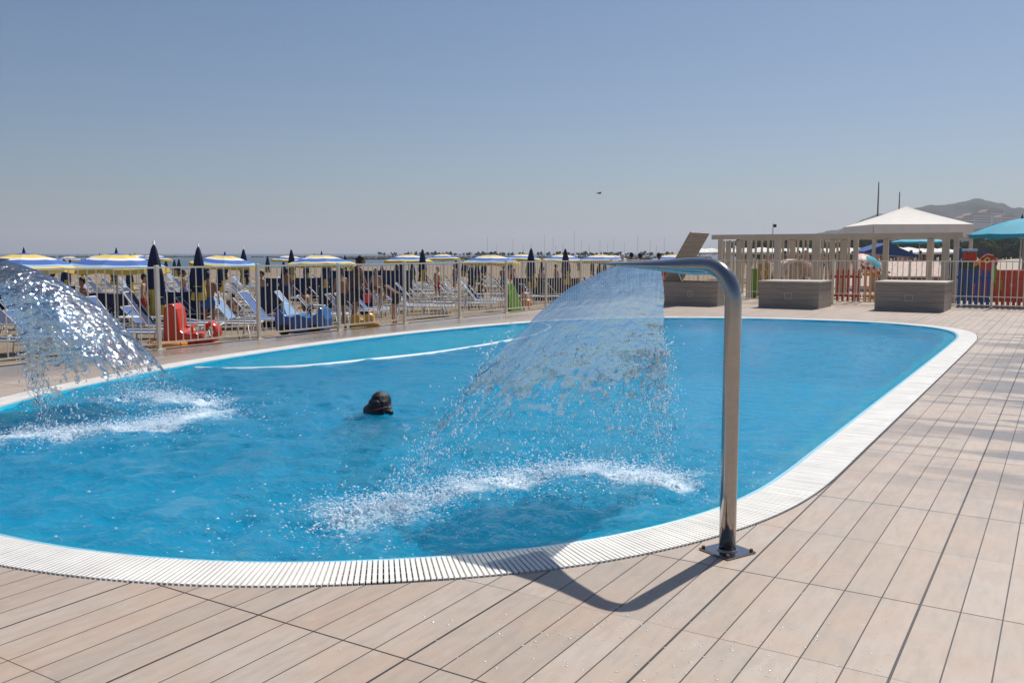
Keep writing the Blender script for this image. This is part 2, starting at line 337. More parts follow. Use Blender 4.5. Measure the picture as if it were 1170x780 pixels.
# ------------------------------------------------------------------ pool shape
CP = [(-1.59,7),(-1.59,9.2),(-1.59,12.8),(-1.6,16.3),(-1.64,17.87),(-1.83,19.0),(-2.3,19.9),(-3.35,20.58),(-4.7,20.68),(-6.3,20.35),(-8.1,19.4),(-9.35,17.9),(-10.0,16.0),(-10.33,13.9),(-10.42,12.2),(-10.36,10.5),(-10.2,9.0),(-9.95,7.7),(-9.6,6.6),(-9.16,5.4),(-8.6,4.45),(-7.8,3.55),(-6.7,2.9),(-5.7,2.6),(-4.82,2.55),(-3.98,2.69),(-3.24,3.0),(-2.64,3.46),(-2.24,3.88),(-1.95,4.35),(-1.73,4.92),(-1.62,5.5),(-1.59,6.1)]
def catmull(P, n, closed=True):
    out = []; N = len(P)
    for i in range(N if closed else N-1):
        g = (lambda k: P[k % N]) if closed else (lambda k: P[min(max(k, 0), N-1)])
        p0, p1, p2, p3 = [np.array(g(i+k), float) for k in (-1, 0, 1, 2)]
        for t in np.linspace(0, 1, n, endpoint=False):
            out.append(.5*(2*p1+(p2-p0)*t+(2*p0-5*p1+4*p2-p3)*t*t+(3*p1-p0-3*p2+p3)*t**3))
    if not closed: out.append(np.array(P[-1], float))
    return np.array(out)
def resample(L, step):
    d = np.r_[0, np.cumsum(np.linalg.norm(np.diff(np.vstack([L, L[:1]]), axis=0), axis=1))]
    n = int(d[-1]/step); s = np.linspace(0, d[-1], n, endpoint=False); C = np.vstack([L, L[:1]])
    return np.c_[np.interp(s, d, C[:, 0]), np.interp(s, d, C[:, 1])]
loop = resample(catmull(CP, 30), .05)
k = np.ones(13)/13.
loop = np.c_[np.convolve(np.r_[loop[-6:, 0], loop[:, 0], loop[:6, 0]], k, 'valid'), np.convolve(np.r_[loop[-6:, 1], loop[:, 1], loop[:6, 1]], k, 'valid')]
def offset(L, d):
    t = np.roll(L, -1, 0)-np.roll(L, 1, 0); t /= np.linalg.norm(t, axis=1)[:, None]
    nrm = np.c_[t[:, 1], -t[:, 0]]                    # ccw loop -> outward
    return L+nrm*d
area = .5*np.sum(loop[:, 0]*np.roll(loop[:, 1], -1)-loop[:, 1]*np.roll(loop[:, 0], -1))
if area < 0: loop = loop[::-1].copy()
CW = .34
def ring(name, L1, z1, L2, z2, m, parent=None, smooth=False):
    n = len(L1); b = MB(); b.v = [(x, y, z1) for x, y in L1]+[(x, y, z2) for x, y in L2]
    b.f = [(i, n+i, n+(i+1) % n, (i+1) % n) for i in range(n)]; b.m = [0]*n
    return b.build(name, m, parent, smooth)
CEN = np.array([-5.95, 11.5])
def polar(L):
    a = np.arctan2(L[:, 1]-CEN[1], L[:, 0]-CEN[0]); r = np.hypot(L[:, 0]-CEN[0], L[:, 1]-CEN[1]); o = np.argsort(a)
    return lambda t: np.interp(t, np.r_[a[o]-2*np.pi, a[o], a[o]+2*np.pi], np.r_[r[o], r[o], r[o]])
DX0, DX1, DY0, DY1 = -12.06, 15.0, -8.0, 27.35
out_l = offset(loop, CW+.006)
pr = polar(out_l)
def rect_ring(name, inner, x0, x1, y0, y1, zi, zo, m):
    ang = np.sort(np.r_[np.linspace(-np.pi, np.pi, 1200, endpoint=False), [math.atan2(y-CEN[1], x-CEN[0]) for x in (x0, x1) for y in (y0, y1)]])
    A, B = [], []
    for t in ang:
        d = np.array([math.cos(t), math.sin(t)]); r = inner(t); A.append((*(CEN+d*r), zi))
        s = min([((x1 if d[0] > 0 else x0)-CEN[0])/d[0] if abs(d[0]) > 1e-9 else 1e9, ((y1 if d[1] > 0 else y0)-CEN[1])/d[1] if abs(d[1]) > 1e-9 else 1e9])
        B.append((*(CEN+d*s), zo))
    n = len(ang); b = MB(); b.v = A+B; b.f = [(i, n+i, n+(i+1) % n, (i+1) % n) for i in range(n)]; b.m = [0]*n
    return b.build(name, m)
struct(rect_ring('pool_deck', pr, DX0, DX1, DY0, DY1, 0, 0, M['deck']))
# deck edge, a real drop down to the sand
e = MB()
e.box(((DX0-.04), (DY0+DY1)/2, -.06), (.08, DY1-DY0+.16, .13)); e.box(((DX0+DX1)/2, DY1+.04, -.06), (DX1-DX0, .08, .13))
struct(e.build('deck_kerb', mat('kerb_stone', (.52, .45, .37), .7, var=.08)))

# ------------------------------------------------------------------ sand, sea, hills
def sand_z(x, y):
    w = max(DX0-.1-x, 0)
    z = -.05-.78*min(w/9., 1)**1.0
    z -= max(0, (-x-60))*.012
    return z+.05*mn.noise(Vector((x*.5, y*.5, 0)))*min(w, 1.5) + .015*mn.noise(Vector((x*2.2, y*2.2, 5)))*min(w*2, 1)
xs = sorted(set([DX0-.08-v for v in np.r_[np.arange(0, 14, .22), np.geomspace(14, 150, 50)]]))
ys = list(np.r_[-200, -100, -50, np.arange(-10, 50, .4), np.geomspace(50, 2500, 40)])
b = MB(); nx, ny = len(xs), len(ys)
b.v = [(x, y, sand_z(x, y)) for y in ys for x in xs]
b.f = [(j*nx+i, j*nx+i+1, j*nx+nx+i+1, j*nx+nx+i) for j in range(ny-1) for i in range(nx-1)]; b.m = [0]*len(b.f)
struct(b.build('sand', M['sand'], smooth=True))
b = MB(); xe = DX0-.08
b.add([(xe, DY1+.08, -.05), (2500, DY1+.08, -.05), (2500, 2500, -.05), (xe, 2500, -.05)], [(0, 1, 2, 3)])
b.add([(DX1, -200, -.05), (2500, -200, -.05), (2500, DY1+.08, -.05), (DX1, DY1+.08, -.05)], [(0, 1, 2, 3)])
b.add([(xe, -200, -.05), (DX1, -200, -.05), (DX1, DY0, -.05), (xe, DY0, -.05)], [(0, 1, 2, 3)])
struct(b.build('ground', M['pave']))
b = MB(); b.add([(-6000, -3000, -2.0), (60, -3000, -2.0), (60, 6000, -2.0), (-6000, 6000, -2.0)], [(0, 1, 2, 3)])
# the sea lies under the beach's outer edge
struct(b.build('sea', M['sea']))
def hill(name, pts, D, depth, base, m, rough=6):
    b = MB(); px = [p[0] for p in pts]; py = [p[1] for p in pts]; cols = np.arange(px[0], px[-1]+1, 4.); rows = 14
    for c in cols:
        h = (289-np.interp(c, px, py))*D/F+CH
        for r_ in range(rows):
            t = r_/(rows-1); q = at(c, D-depth/2+depth*t)
            z = base+(h-base)*math.sin(math.pi*min(t, 1))**.8+rough*mn.noise(q*.012)*math.sin(math.pi*t)+rough*.6*mn.noise(q*.05)*math.sin(math.pi*t)
            b.v.append((q.x, q.y, z))
    n = len(cols); b.f = [(i*rows+r_, i*rows+rows+r_, i*rows+rows+r_+1, i*rows+r_+1) for i in range(n-1) for r_ in range(rows-1)]; b.m = [0]*len(b.f)
    return struct(b.build(name, m, smooth=True))
hill('hills', [(830, 287), (870, 280), (905, 274), (940, 268), (965, 262), (985, 250), (1005, 245), (1040, 240), (1060, 237), (1090, 235), (1105, 232), (1130, 234), (1150, 239), (1175, 243), (1230, 240), (1320, 250), (1420, 275)], 1700, 900, -2, M['hill'], 9)

hz = MB().box((-1700, 1500, 73), (8800, 9200, 154)).build('haze', bpy.data.materials.new('haze_air')); hz['kind'] = 'stuff'; hz['label'] = 'pale summer haze over the sea and the hills'
hm = hz.data.materials[0]; hm.use_nodes = True; nt = hm.node_tree; nt.nodes.remove(nt.nodes['Principled BSDF']); pv = nt.nodes.new('ShaderNodeVolumePrincipled')
pv.inputs['Color'].default_value = (.86, .90, 1, 1); pv.inputs['Density'].default_value = .00027; pv.inputs['Anisotropy'].default_value = .2
nt.links.new(pv.outputs[0], nt.nodes['Material Output'].inputs['Volume'])
# far wood in front of the hills: uneven clumps
def far_wood(px0, px1, D, hpx, n, name='far_wood'):
    b = MB()
    for i in range(n):
        p = at(random.uniform(px0, px1), D*random.uniform(.9, 1.15)); h = hpx*D/F*random.uniform(.35, 1.)
        for k in range(4):
            q = p+Vector((random.gauss(0, h*.3), random.gauss(0, h*.3), 0)); rr = h*random.uniform(.16, .34)
            zc = random.uniform(.25, .8)*h; s0 = len(b.v); b.ell((q.x, q.y, zc), (rr, rr, rr*random.uniform(.8, 1.2)), 8)
            for j in range(s0, len(b.v)):
                v = Vector(b.v[j]); d = (v-Vector((q.x, q.y, zc))); b.v[j] = tuple(v+d*.5*mn.noise(v*1.3/max(rr, .1)))
        b.tube([p+Vector((0, 0, -1)), p+Vector((0, 0, h*.5))], h*.04, 5)
    o = b.build(name, M['wood']); o['kind'] = 'stuff'; o['label'] = 'dark band of far trees below the hill behind the pergola'; return o
o = far_wood(845, 1240, 260, 24, 330); 
o = far_wood(430, 830, 520, 5, 160, 'shore_scrub'); o['label'] = 'low dark strip of distant scrub along the harbour below the sky'
for i, (px, D, w, h, py) in enumerate([(1112, 1350, 40, 12, 247), (1128, 1380, 34, 10, 243), (1098, 1320, 22, 11, 250), (1143, 1340, 26, 12, 249)]):
    z0 = CH+(289-py)*D/F-h; g = empty('hillside_house', ['long pale house with dark window rows on the wooded hill', 'upper pale building near the hilltop right of the gazebo peak', 'small pale house lowest on the hill beside the gazebo roof', 'pale hillside house nearest the turquoise parasol'][i], 'house', at(px, D, z0), TH+.2, 'houses on the wooded hill')
    b = MB(); b.box((0, 0, h/2-8), (w, 14, h+16)); b.build('wall', M['house'], g)
    b = MB(); b.prism([(-w/2-1, h), (w/2+1, h), (w/2-5, h+3.4), (-w/2+5, h+3.4)], 16); b.build('roof', M['roof'], g)
    b = MB()
    for fl in range(3):
        b.box((0, -7.1, 2+fl*3.6), (w*.86, .4, 1.5))
    b.build('window_row', M['glass'], g)

# ------------------------------------------------------------------ swimming pool
ZW = -.022
pool = empty('swimming_pool', 'oval blue swimming pool with white slatted overflow grating', 'pool', (0, 0, 0))
lin = offset(loop, .0); lo = offset(loop, .028)
ring('basin_wall', lin, .0, lin, -1.3, M['liner'], pool, True)
b = MB(); n = len(lin); b.v = [(x, y, -1.3) for x, y in lin]; b.f = [tuple(range(n))]; b.m = [0]; b.build('basin_floor', M['liner'], pool)
rl = MB(); n = len(lin); rl.v = [(x, y, .0) for x, y in lin]+[(x, y, .0) for x, y in lo]+[(x, y, -.1) for x, y in lo]
rl.f = [(i, n+i, n+(i+1) % n, (i+1) % n) for i in range(n)]+[(n+i, 2*n+i, 2*n+(i+1) % n, n+(i+1) % n) for i in range(n)]; rl.m = [0]*len(rl.f)
rl.build('rim', M['lip'], pool, True)
lo2 = offset(loop, CW+.006)
g1 = MB(); g1.v = [(x, y, -.09) for x, y in lo]+[(x, y, -.09) for x, y in lo2]+[(x, y, .0) for x, y in lo2]
g1.f = [(i, n+i, n+(i+1) % n, (i+1) % n) for i in range(n)]+[(n+i, 2*n+i, 2*n+(i+1) % n, n+(i+1) % n) for i in range(n)]; g1.m = [0]*len(g1.f)
g1.build('gutter', M['gutter'], pool)
bars = resample(loop, .0255); A = offset(bars, .033); B = offset(bars, CW-.004); gb = MB()
for i in range(len(bars)):
    a, c = A[i], B[i]; d = c-a; L = np.linalg.norm(d); jz = random.uniform(-.0008, .0008)
    gb.box(((a[0]+c[0])/2, (a[1]+c[1])/2, -.004+jz), (L, .0188, .022), math.atan2(d[1], d[0]))
for off in (.10, .18, .26):
    Cn = offset(resample(loop, .1), off); nn = len(Cn)
    t = MB(); P0 = [(x, y, -.013) for x, y in Cn]; w = offset(resample(loop, .1), off+.012)
    v = [(x, y, -.0085) for x, y in Cn]+[(x, y, -.0085) for x, y in w]
    gb.add(v, [(i, nn+i, nn+(i+1) % nn, (i+1) % nn) for i in range(nn)])
gb.build('grating', M['grate'], pool, label='white slatted overflow grating round the pool')
inn = offset(loop, -.20); n = len(lin); b = MB(); b.v = [(x, y, -.085) for x, y in offset(loop, -.002)]+[(x, y, -.085) for x, y in inn]+[(x, y, -.30) for x, y in inn]
b.f = [(i, (i+1) % n, n+(i+1) % n, n+i) for i in range(n)]+[(n+i, n+(i+1) % n, 2*n+(i+1) % n, 2*n+i) for i in range(n)]; b.m = [0]*len(b.f); b.build('submerged_shelf', M['ledge'], pool)
# underwater bench ledge by the left side
LZ = -.08
led = catmull([(-9.85, 7.9), (-9.35, 8.08), (-8.77, 8.74), (-8.5, 9.72), (-8.25, 10.87), (-8.2, 11.9), (-8.22, 12.6), (-8.35, 14.0), (-8.7, 15.3), (-9.2, 16.4), (-9.75, 17.0)], 10, False)
b = MB(); n = len(led); top = []
for i, (x, y) in enumerate(led):
    wx = np.interp(y, loop[(loop[:, 0] < -8.6)][np.argsort(loop[(loop[:, 0] < -8.6)][:, 1])][:, 1], loop[(loop[:, 0] < -8.6)][np.argsort(loop[(loop[:, 0] < -8.6)][:, 1])][:, 0])
    top.append((min(wx+.003, x-.01), y))
b.add([(x, y, LZ) for x, y in led]+[(x, y, LZ) for x, y in top]+[(x, y, -1.295) for x, y in led], [(i, i+1, n+i+1, n+i) for i in range(n-1)], 0)
b.add([(x, y, LZ) for x, y in led]+[(x, y, -1.295) for x, y in led], [(i, n+i, n+i+1, i+1) for i in range(n-1)], 1)
b.build('bench_ledge', [M['ledge'], M['liner']], pool)
b = MB(); b.tube([(x, y, -.055) for x, y in led], .050, 8); b.build('ledge_nosing', M['nosing'], pool, True)

FOAM1 = [(-3.47, 3.74), (-3.43, 3.98), (-3.32, 4.28), (-3.2, 4.9), (-2.9, 5.42), (-2.55, 5.58), (-2.18, 5.55)]
FOAM2 = [(-7.42, 4.10), (-7.13, 4.41), (-6.86, 4.81), (-6.85, 5.25), (-7.16, 5.95), (-7.91, 6.07), (-8.3, 5.90)]
def arc_dist(P, arc):
    arc = catmull(arc, 8, False); d = np.full(len(P), 9.)
    for q in arc: d = np.minimum(d, np.hypot(P[:, 0]-q[0], P[:, 1]-q[1]))
    return d
st = .036
gx = np.arange(-10.5, -1.5, st); gy = np.arange(2.45, 20.8, st)
GX, GY = np.meshgrid(gx, gy); P = np.c_[GX.ravel(), GY.ravel()]
pin = polar(offset(loop, .013)); ang = np.arctan2(P[:, 1]-CEN[1], P[:, 0]-CEN[0]); rad = np.hypot(P[:, 0]-CEN[0], P[:, 1]-CEN[1])
inside = (rad < pin(ang)).reshape(GX.shape)
d1 = arc_dist(P, FOAM1); d2 = arc_dist(P, FOAM2); ds = np.hypot(P[:, 0]+5.55, P[:, 1]-6.5)
near = np.exp(-d1/1.0)+np.exp(-d2/1.1)+.5*np.exp(-ds/.6)
Z = np.zeros(len(P))
for i in range(46):
    lam = 10**rng.uniform(-.9, -.02); a = rng.uniform(0, 2*np.pi); kx = 2*np.pi/lam; amp = .0058*lam**.9
    ph = rng.uniform(0, 6.28); ww = 1.1*np.sin(P[:, 0]*rng.uniform(.3, .9)+ph)+.9*np.sin(P[:, 1]*rng.uniform(.3, .9)+ph*2)
    Z += amp*np.sin(kx*(P[:, 0]*math.cos(a)+P[:, 1]*math.sin(a))+ph+ww)
Z *= (.55+1.3*np.clip(near, 0, 1.2))
for i in range(34):                                     # choppier close to the falling water
    lam = rng.uniform(.1, .24); a = rng.uniform(0, 2*np.pi); kx = 2*np.pi/lam; ph = rng.uniform(0, 6.28)
    Z += .0024*np.clip(near, 0, 1.2)*np.sin(kx*(P[:, 0]*math.cos(a)+P[:, 1]*math.sin(a))+ph+1.3*np.sin(P[:, 0]*2.1+ph))
Z += .006*np.exp(-ds/.7)*np.sin(ds*22)
Z = np.clip(Z, -.05, .05)+ZW
idx = -np.ones(GX.shape, int)
cell = inside[:-1, :-1] | inside[1:, :-1] | inside[:-1, 1:] | inside[1:, 1:]
use = np.zeros(GX.shape, bool); use[:-1, :-1] |= cell; use[1:, :-1] |= cell; use[:-1, 1:] |= cell; use[1:, 1:] |= cell
fl = use.ravel(); idx.ravel()[fl] = np.arange(fl.sum())
pin2 = pin(ang); over = fl & (rad > pin2)               # pull the rim vertices onto the edge of the rim
Q = P.copy(); kx_ = (pin2/np.maximum(rad, 1e-6)); Q[over] = CEN+(P[over]-CEN)*kx_[over][:, None]
b = MB(); b.v = list(zip(Q[fl, 0].tolist(), Q[fl, 1].tolist(), np.minimum(Z[fl], -.004).tolist()))
jj, ii = np.where(cell); b.f = list(zip(idx[jj, ii].tolist(), idx[jj, ii+1].tolist(), idx[jj+1, ii+1].tolist(), idx[jj+1, ii].tolist())); b.m = [0]*len(b.f)
wo = struct(b.build('water', M['water'], smooth=True))
fo = np.maximum(.92*np.exp(-(d1/.27)**1.4), .90*np.exp(-(d2/.33)**1.4)); fo = np.maximum(fo, .50*np.exp(-(d1/.75)**2)); fo = np.maximum(fo, .50*np.exp(-(d2/.8)**2)); fo = np.maximum(fo, .36*np.exp(-(np.abs(ds-.26)/.10)**2))
fo = np.maximum(fo, .40*np.exp(-(np.hypot(P[:, 0]+4.85, P[:, 1]-6.15)/.26)**2)); fo = np.maximum(fo, .42*np.exp(-(np.hypot(P[:, 0]+5.25, P[:, 1]-6.25)/.22)**2))
fo *= np.clip(.96+.8*np.array([mn.noise(Vector((x*2.3, y*2.3, 1.5)))+.6*mn.noise(Vector((x*6.1, y*6.1, 4.5))) for x, y in P]), .35, 1.15)
at_ = wo.data.attributes.new('foam', 'FLOAT', 'POINT'); at_.data.foreach_set('value', fo[fl].astype(np.float32)*.90)

# ------------------------------------------------------------------ cobra fountains and their falling water
def fountain(loc, ang, label):
    g = empty('fountain_spout', label, 'fountain', (*loc, 0), ang, 'steel swan-neck fountains at the pool edge')
    r = .0415; H = 1.432; br = .17
    pts = [(0, 0, .004), (0, 0, .3), (0, 0, .7), (0, 0, 1.0), (0, 0, H-br)]
    fl = [(r, r)]*5
    for i in range(1, 9):
        a = i/8*math.pi/2; pts.append((br-br*math.cos(a), 0, H-br+br*math.sin(a))); fl.append((r, r))
    for x, w, h, z in ((.27, .05, .045, 0), (.38, .064, .040, 0), (.50, .090, .032, .001), (.62, .125, .024, .003), (.74, .16, .016, .006), (.82, .178, .011, .008)):
        pts.append((x, 0, H+z)); fl.append((w, h))
    b = MB(); b.tube(pts, 0, 24, flat=fl); b.build('pipe', M['steel'], g, True)
    b = MB(); b.box((0, 0, .006), (.2, .2, .009), bev=.002); b.build('base_plate', M['steel'], g)
    b = MB(); b.lathe([(r+.012, .0105), (r+.012, .013), (r+.002, .018)], 24); b.build('weld_collar', M['steel'], g, True)
    for sx in (-1, 1):
        for sy in (-1, 1):
            b = MB(); b.lathe([(.0001, .0245), (.008, .024), (.0095, .018), (.0095, .0108)], 6, c=(sx*.083, sy*.083, 0)); b.build('bolt', M['bolt'], g)
    b = MB(); b.box((.822, 0, H+.008), (.006, .30, .008)); b.build('mouth', M['gutter'], g)
    return g
BASE1 = Vector((-1.39, 4.32)); ANG1 = math.atan2(.43, -.9)
BASE2 = Vector((-9.12, 4.16)); ANG2 = R(34)
fountain(BASE1, ANG1, 'steel swan-neck fountain pipe bolted to the deck at the right pool edge')
fountain(BASE2, ANG2, 'steel swan-neck fountain pipe at the far left edge of the pool')

def ico():
    t = (1+5**.5)/2; v = [(-1, t, 0), (1, t, 0), (-1, -t, 0), (1, -t, 0), (0, -1, t), (0, 1, t), (0, -1, -t), (0, 1, -t), (t, 0, -1), (t, 0, 1), (-t, 0, -1), (-t, 0, 1)]
    f = [(0, 11, 5), (0, 5, 1), (0, 1, 7), (0, 7, 10), (0, 10, 11), (1, 5, 9), (5, 11, 4), (11, 10, 2), (10, 7, 6), (7, 1, 8), (3, 9, 4), (3, 4, 2), (3, 2, 6), (3, 6, 8), (3, 8, 9), (4, 9, 5), (2, 4, 11), (6, 2, 10), (8, 6, 7), (9, 8, 1)]
    v = np.array(v, float); return v/np.linalg.norm(v[0]), np.array(f)
IV, IF = ico()
def drops(name, C, S, m, parent):
    # one mesh of many small drops: centres C, sizes S (n,3)
    n = len(C); V = (IV[None]*S[:, None, :]+C[:, None, :]).reshape(-1, 3); Fc = (IF[None]+(np.arange(n)*12)[:, None, None]).reshape(-1, 3)
    me = bpy.data.meshes.new(name); me.vertices.add(len(V)); me.vertices.foreach_set('co', V.ravel())
    me.loops.add(Fc.size); me.loops.foreach_set('vertex_index', Fc.ravel()); me.polygons.add(len(Fc))
    me.polygons.foreach_set('loop_start', np.arange(len(Fc))*3); me.polygons.foreach_set('use_smooth', np.ones(len(Fc), bool)); me.materials.append(m); me.update(); me.validate()
    o = bpy.data.objects.new(name, me); COL.objects.link(o); o.parent = parent; o['kind'] = 'stuff'; return o

def jet(base, ang, arc, label, breakup, seed, bulge, foam_arc):
    rs = np.random.default_rng(seed); random.seed(seed)
    ca, sa = math.cos(ang), math.sin(ang); tip = np.array([base[0]+ca*.815, base[1]+sa*.815]); side = np.array([-sa, ca]); H = 1.438
    g = empty('falling_water', label, 'water jet', (0, 0, 0), 0, 'sheets of water falling from the steel fountains')
    arcp = catmull(arc, 20, False); 
    order = np.argsort([np.dot(q-tip, side) for q in arcp]); 
    if np.dot(arcp[0]-tip, side) > np.dot(arcp[-1]-tip, side): arcp = arcp[::-1]
    def mouth(s):  # s in 0..1 across
        k = (s-.5)*2; p = tip+side*(k*.165)-np.array([ca, sa])*(.11*k*k)
        return np.array([p[0], p[1], H-.004*abs(k)])
    def land(s):
        i = s*(len(arcp)-1); j = int(min(i, len(arcp)-2)); return arcp[j]*(1-(i-j))+arcp[j+1]*(i-j)
    farc = catmull(foam_arc, 20, False)
    vz = bulge; T = (vz+math.sqrt(vz*vz+2*9.81*(H-ZW)))/9.81
    def pos(s, t):
        m = mouth(s); l = land(min(max(s, 0), 1)); u = t/T
        return np.array([m[0]+(l[0]-m[0])*u, m[1]+(l[1]-m[1])*u, m[2]+vz*t-4.905*t*t])
    NS, NT = 200, 190; vs = np.zeros((NT, NS, 3)); keep = np.ones((NT, NS), bool)
    for j in range(NT):
        u = j/(NT-1)
        for i in range(NS):
            s = i/(NS-1); p = pos(s, T*u); q = Vector(p); o = Vector((seed*3.1, 0, 0))
            a = u*.075+.004 if seed == 3 else u*.035+.003
            n1 = mn.noise(q*4+o); n2 = mn.noise(q*11+o); n3 = mn.noise(q*26+o)
            vs[j, i] = p+np.array([n1*a+n2*a*.45+n3*a*.18, mn.noise(q*5+o*2)*a+n3*a*.15, (n2*a*.4+n3*a*.25)])
            edge = abs(s-.5)*2
            cel = min(abs(mn.noise(Vector((s*9, u*8, seed)))), .9*abs(mn.noise(Vector((s*13, u*10, seed+7.7)))))+.5*abs(mn.noise(Vector((s*50, u*34, seed+5))))   # ridged: thin strands where low
            th = max(0, (u-breakup)/(1-breakup))
            keep[j, i] = (th <= 0) or (cel < .50*(1-th)**2.4+.11*(1-.45*th))
            if u > breakup*.75 and edge > 1-.14*u and mn.noise(q*18+o) > .1: keep[j, i] = False
            if u > .94: keep[j, i] &= cel < .03
    b = MB(); b.v = [tuple(v) for v in vs.reshape(-1, 3)]
    for j in range(NT-1):
        for i in range(NS-1):
            if keep[j, i] and keep[j+1, i] and keep[j, i+1] and keep[j+1, i+1]: b.f.append((j*NS+i, j*NS+i+1, j*NS+NS+i+1, j*NS+NS+i))
    b.m = [0]*len(b.f); b.build('water_sheet', M['jet'], g, True)
    b = MB()                                               # thin loops and threads where the sheet tears
    for _ in range(170):
        u0 = breakup+.02+rs.random()*(1-breakup)*.85; s0 = rs.random() if rs.random() < .6 else rs.choice([rs.random()*.12, 1-rs.random()*.12]); R0 = rs.uniform(.012, .055); a0 = rs.random()*6.28; sweep = rs.uniform(1.5, 6.28); pts = []
        cs = pos(s0, T*u0); e1 = pos(s0+.004, T*u0)-pos(s0-.004, T*u0); e1 /= np.linalg.norm(e1)+1e-9; e2 = pos(s0, T*(u0+.01))-pos(s0, T*(u0-.01)); e2 /= np.linalg.norm(e2)+1e-9; n_ = max(6, int(sweep*3.2))
        for k in range(n_+1):
            a = a0+sweep*k/n_; rr = R0*(1+.35*mn.noise(Vector((a*1.1, _*2.7, seed)))); q = cs+e1*math.cos(a)*rr+e2*math.sin(a)*rr*1.5; q = q+.012*np.array([mn.noise(Vector(q)*20), mn.noise(Vector(q)*23+Vector((4, 0, 0))), mn.noise(Vector(q)*21+Vector((0, 7, 0)))]); pts.append(q)
        b.tube(pts, [.0006+.0030*rs.random()**1.5 for _k in pts], 6)
    o = b.build('strands', M['jet'], g, True); o['kind'] = 'stuff'
    # drops torn from the sheet
    C, S = [], []
    for _ in range(7000):
        u = breakup*.8+(1-breakup*.8)*rs.random()**.8; s = rs.random()
        if rs.random() < .35: s = rs.choice([rs.random()*.10, 1-rs.random()*.10])
        ring_ = mn.noise(Vector((s*9, u*6, seed+9)))
        if ring_ < -.02 and rs.random() < .8: continue
        p = pos(s, T*u)+rs.normal(0, .018+.045*u, 3); r = .0014+.0038*rs.random()**3+(.004 if rs.random() < .06 else 0)
        if p[2] < ZW+.01: continue
        C.append(p); S.append((r, r, r*rs.uniform(.9, 2.2)))
    for _ in range(700):                                   # stray drops
        u = rs.random(); s = rs.random(); p = pos(s, T*u)+rs.normal(0, .10, 3)
        if p[2] > ZW+.02 and u > .35: r = .002+.003*rs.random(); C.append(p); S.append((r, r, r))
    drops('spray', np.array(C), np.array(S), M['drop'], g)
    C, S = [], []
    for _ in range(13000):                                  # foam and splash crown on the water
        fs_ = rs.random()
        if mn.noise(Vector((fs_*7, seed*1.7, 0))) < rs.uniform(-.6, .25)-.05: continue
        fi = fs_*(len(farc)-1); q = farc[int(fi)]; d = abs(rs.normal(0, 1)); a = rs.random()*6.283; rr = rs.normal(0, .17) if rs.random() < .6 else rs.normal(0, .55)
        x, y = q[0]+math.cos(a)*rr, q[1]+math.sin(a)*rr; z = ZW+.002+abs(rs.normal(0, .055))*math.exp(-abs(rr)*4)
        r = .0020+.0050*rs.random()**3; C.append((x, y, z)); S.append((r*rs.uniform(1, 2), r*rs.uniform(1, 2), r*.7))
    drops('foam', np.array(C), np.array(S), mfoam, g)
    return g
mfoam = M['drop']
J1 = jet(BASE1, ANG1, [(-3.40, 4.10)]+FOAM1[2:], 'clear fan of water falling from the right steel pipe into the pool', .52, 3, -1.25, FOAM1)
J2 = jet(BASE2, ANG2, [tuple(np.array(q)*.90+np.array([-8.45, 4.6])*.10) for q in [(-7.24, 4.28)]+FOAM2[1:]], 'clear fan of water falling into the pool at the left picture edge', .66, 8, -.7, FOAM2)
# splashes and loose drops on the deck
mw = mat('splash_water', (.85, .85, .84), .1)

# ------------------------------------------------------------------ fences
def railing(label, p0, d, n, sp, midrail, group='pale metal railings round the pool deck'):
    ang = math.atan2(d[1], d[0]); g = empty('fence', label, 'fence', (p0[0], p0[1], 0), ang, group)
    for i in range(n+1):
        b = MB(); b.box((i*sp, 0, .655), (.06, .06, 1.31), bev=.004); b.box((i*sp, 0, .006), (.15, .12, .01)); b.build('post', M['post'], g)
    for i in range(n):
        x0 = i*sp+.031; x1 = (i+1)*sp-.031; b = MB()
        b.box(((x0+x1)/2, 0, 1.275), (x1-x0, .042, .026)); b.box(((x0+x1)/2, 0, .10), (x1-x0, .034, .024))
        if midrail: b.box(((x0+x1)/2, 0, .33), (x1-x0, .03, .022))
        nb = 13
        for k in range(1, nb+1):
            x = x0+(x1-x0)*k/(nb+1); z = [(.112, 1.262)] if not midrail else [(.112, .319), (.341, 1.262)]
            for a, c in z: b.tube([(x, 0, a), (x, 0, c)], .010, 6, caps=False)
        b.build('railing_panel', M['fence'], g)
    return g
FX = -11.95; FY = 27.2
railing('pale metal railing between the pool deck and the sunbeds on the left', (FX, 8.92-2.03*5), (0, 1), 14, 2.03, False)
railing('pale metal railing along the far side of the deck behind the boxes', (FX+2.05, FY), (1, 0), 12, 2.05, True)
b = MB(); b.box((FX+1.0, FY, 1.275), (1.99, .042, .026)); b.box((FX+1.0, FY, .10), (1.99, .034, .024))
for k in range(1, 14): b.tube([(FX+2.05*k/14, FY, .112), (FX+2.05*k/14, FY, 1.262)], .010, 6, caps=False)
g = empty('fence', 'short corner bay where the left and the far railing meet', 'fence', (0, 0, 0), 0, 'pale metal railings round the pool deck'); b.build('railing_panel', M['fence'], g)

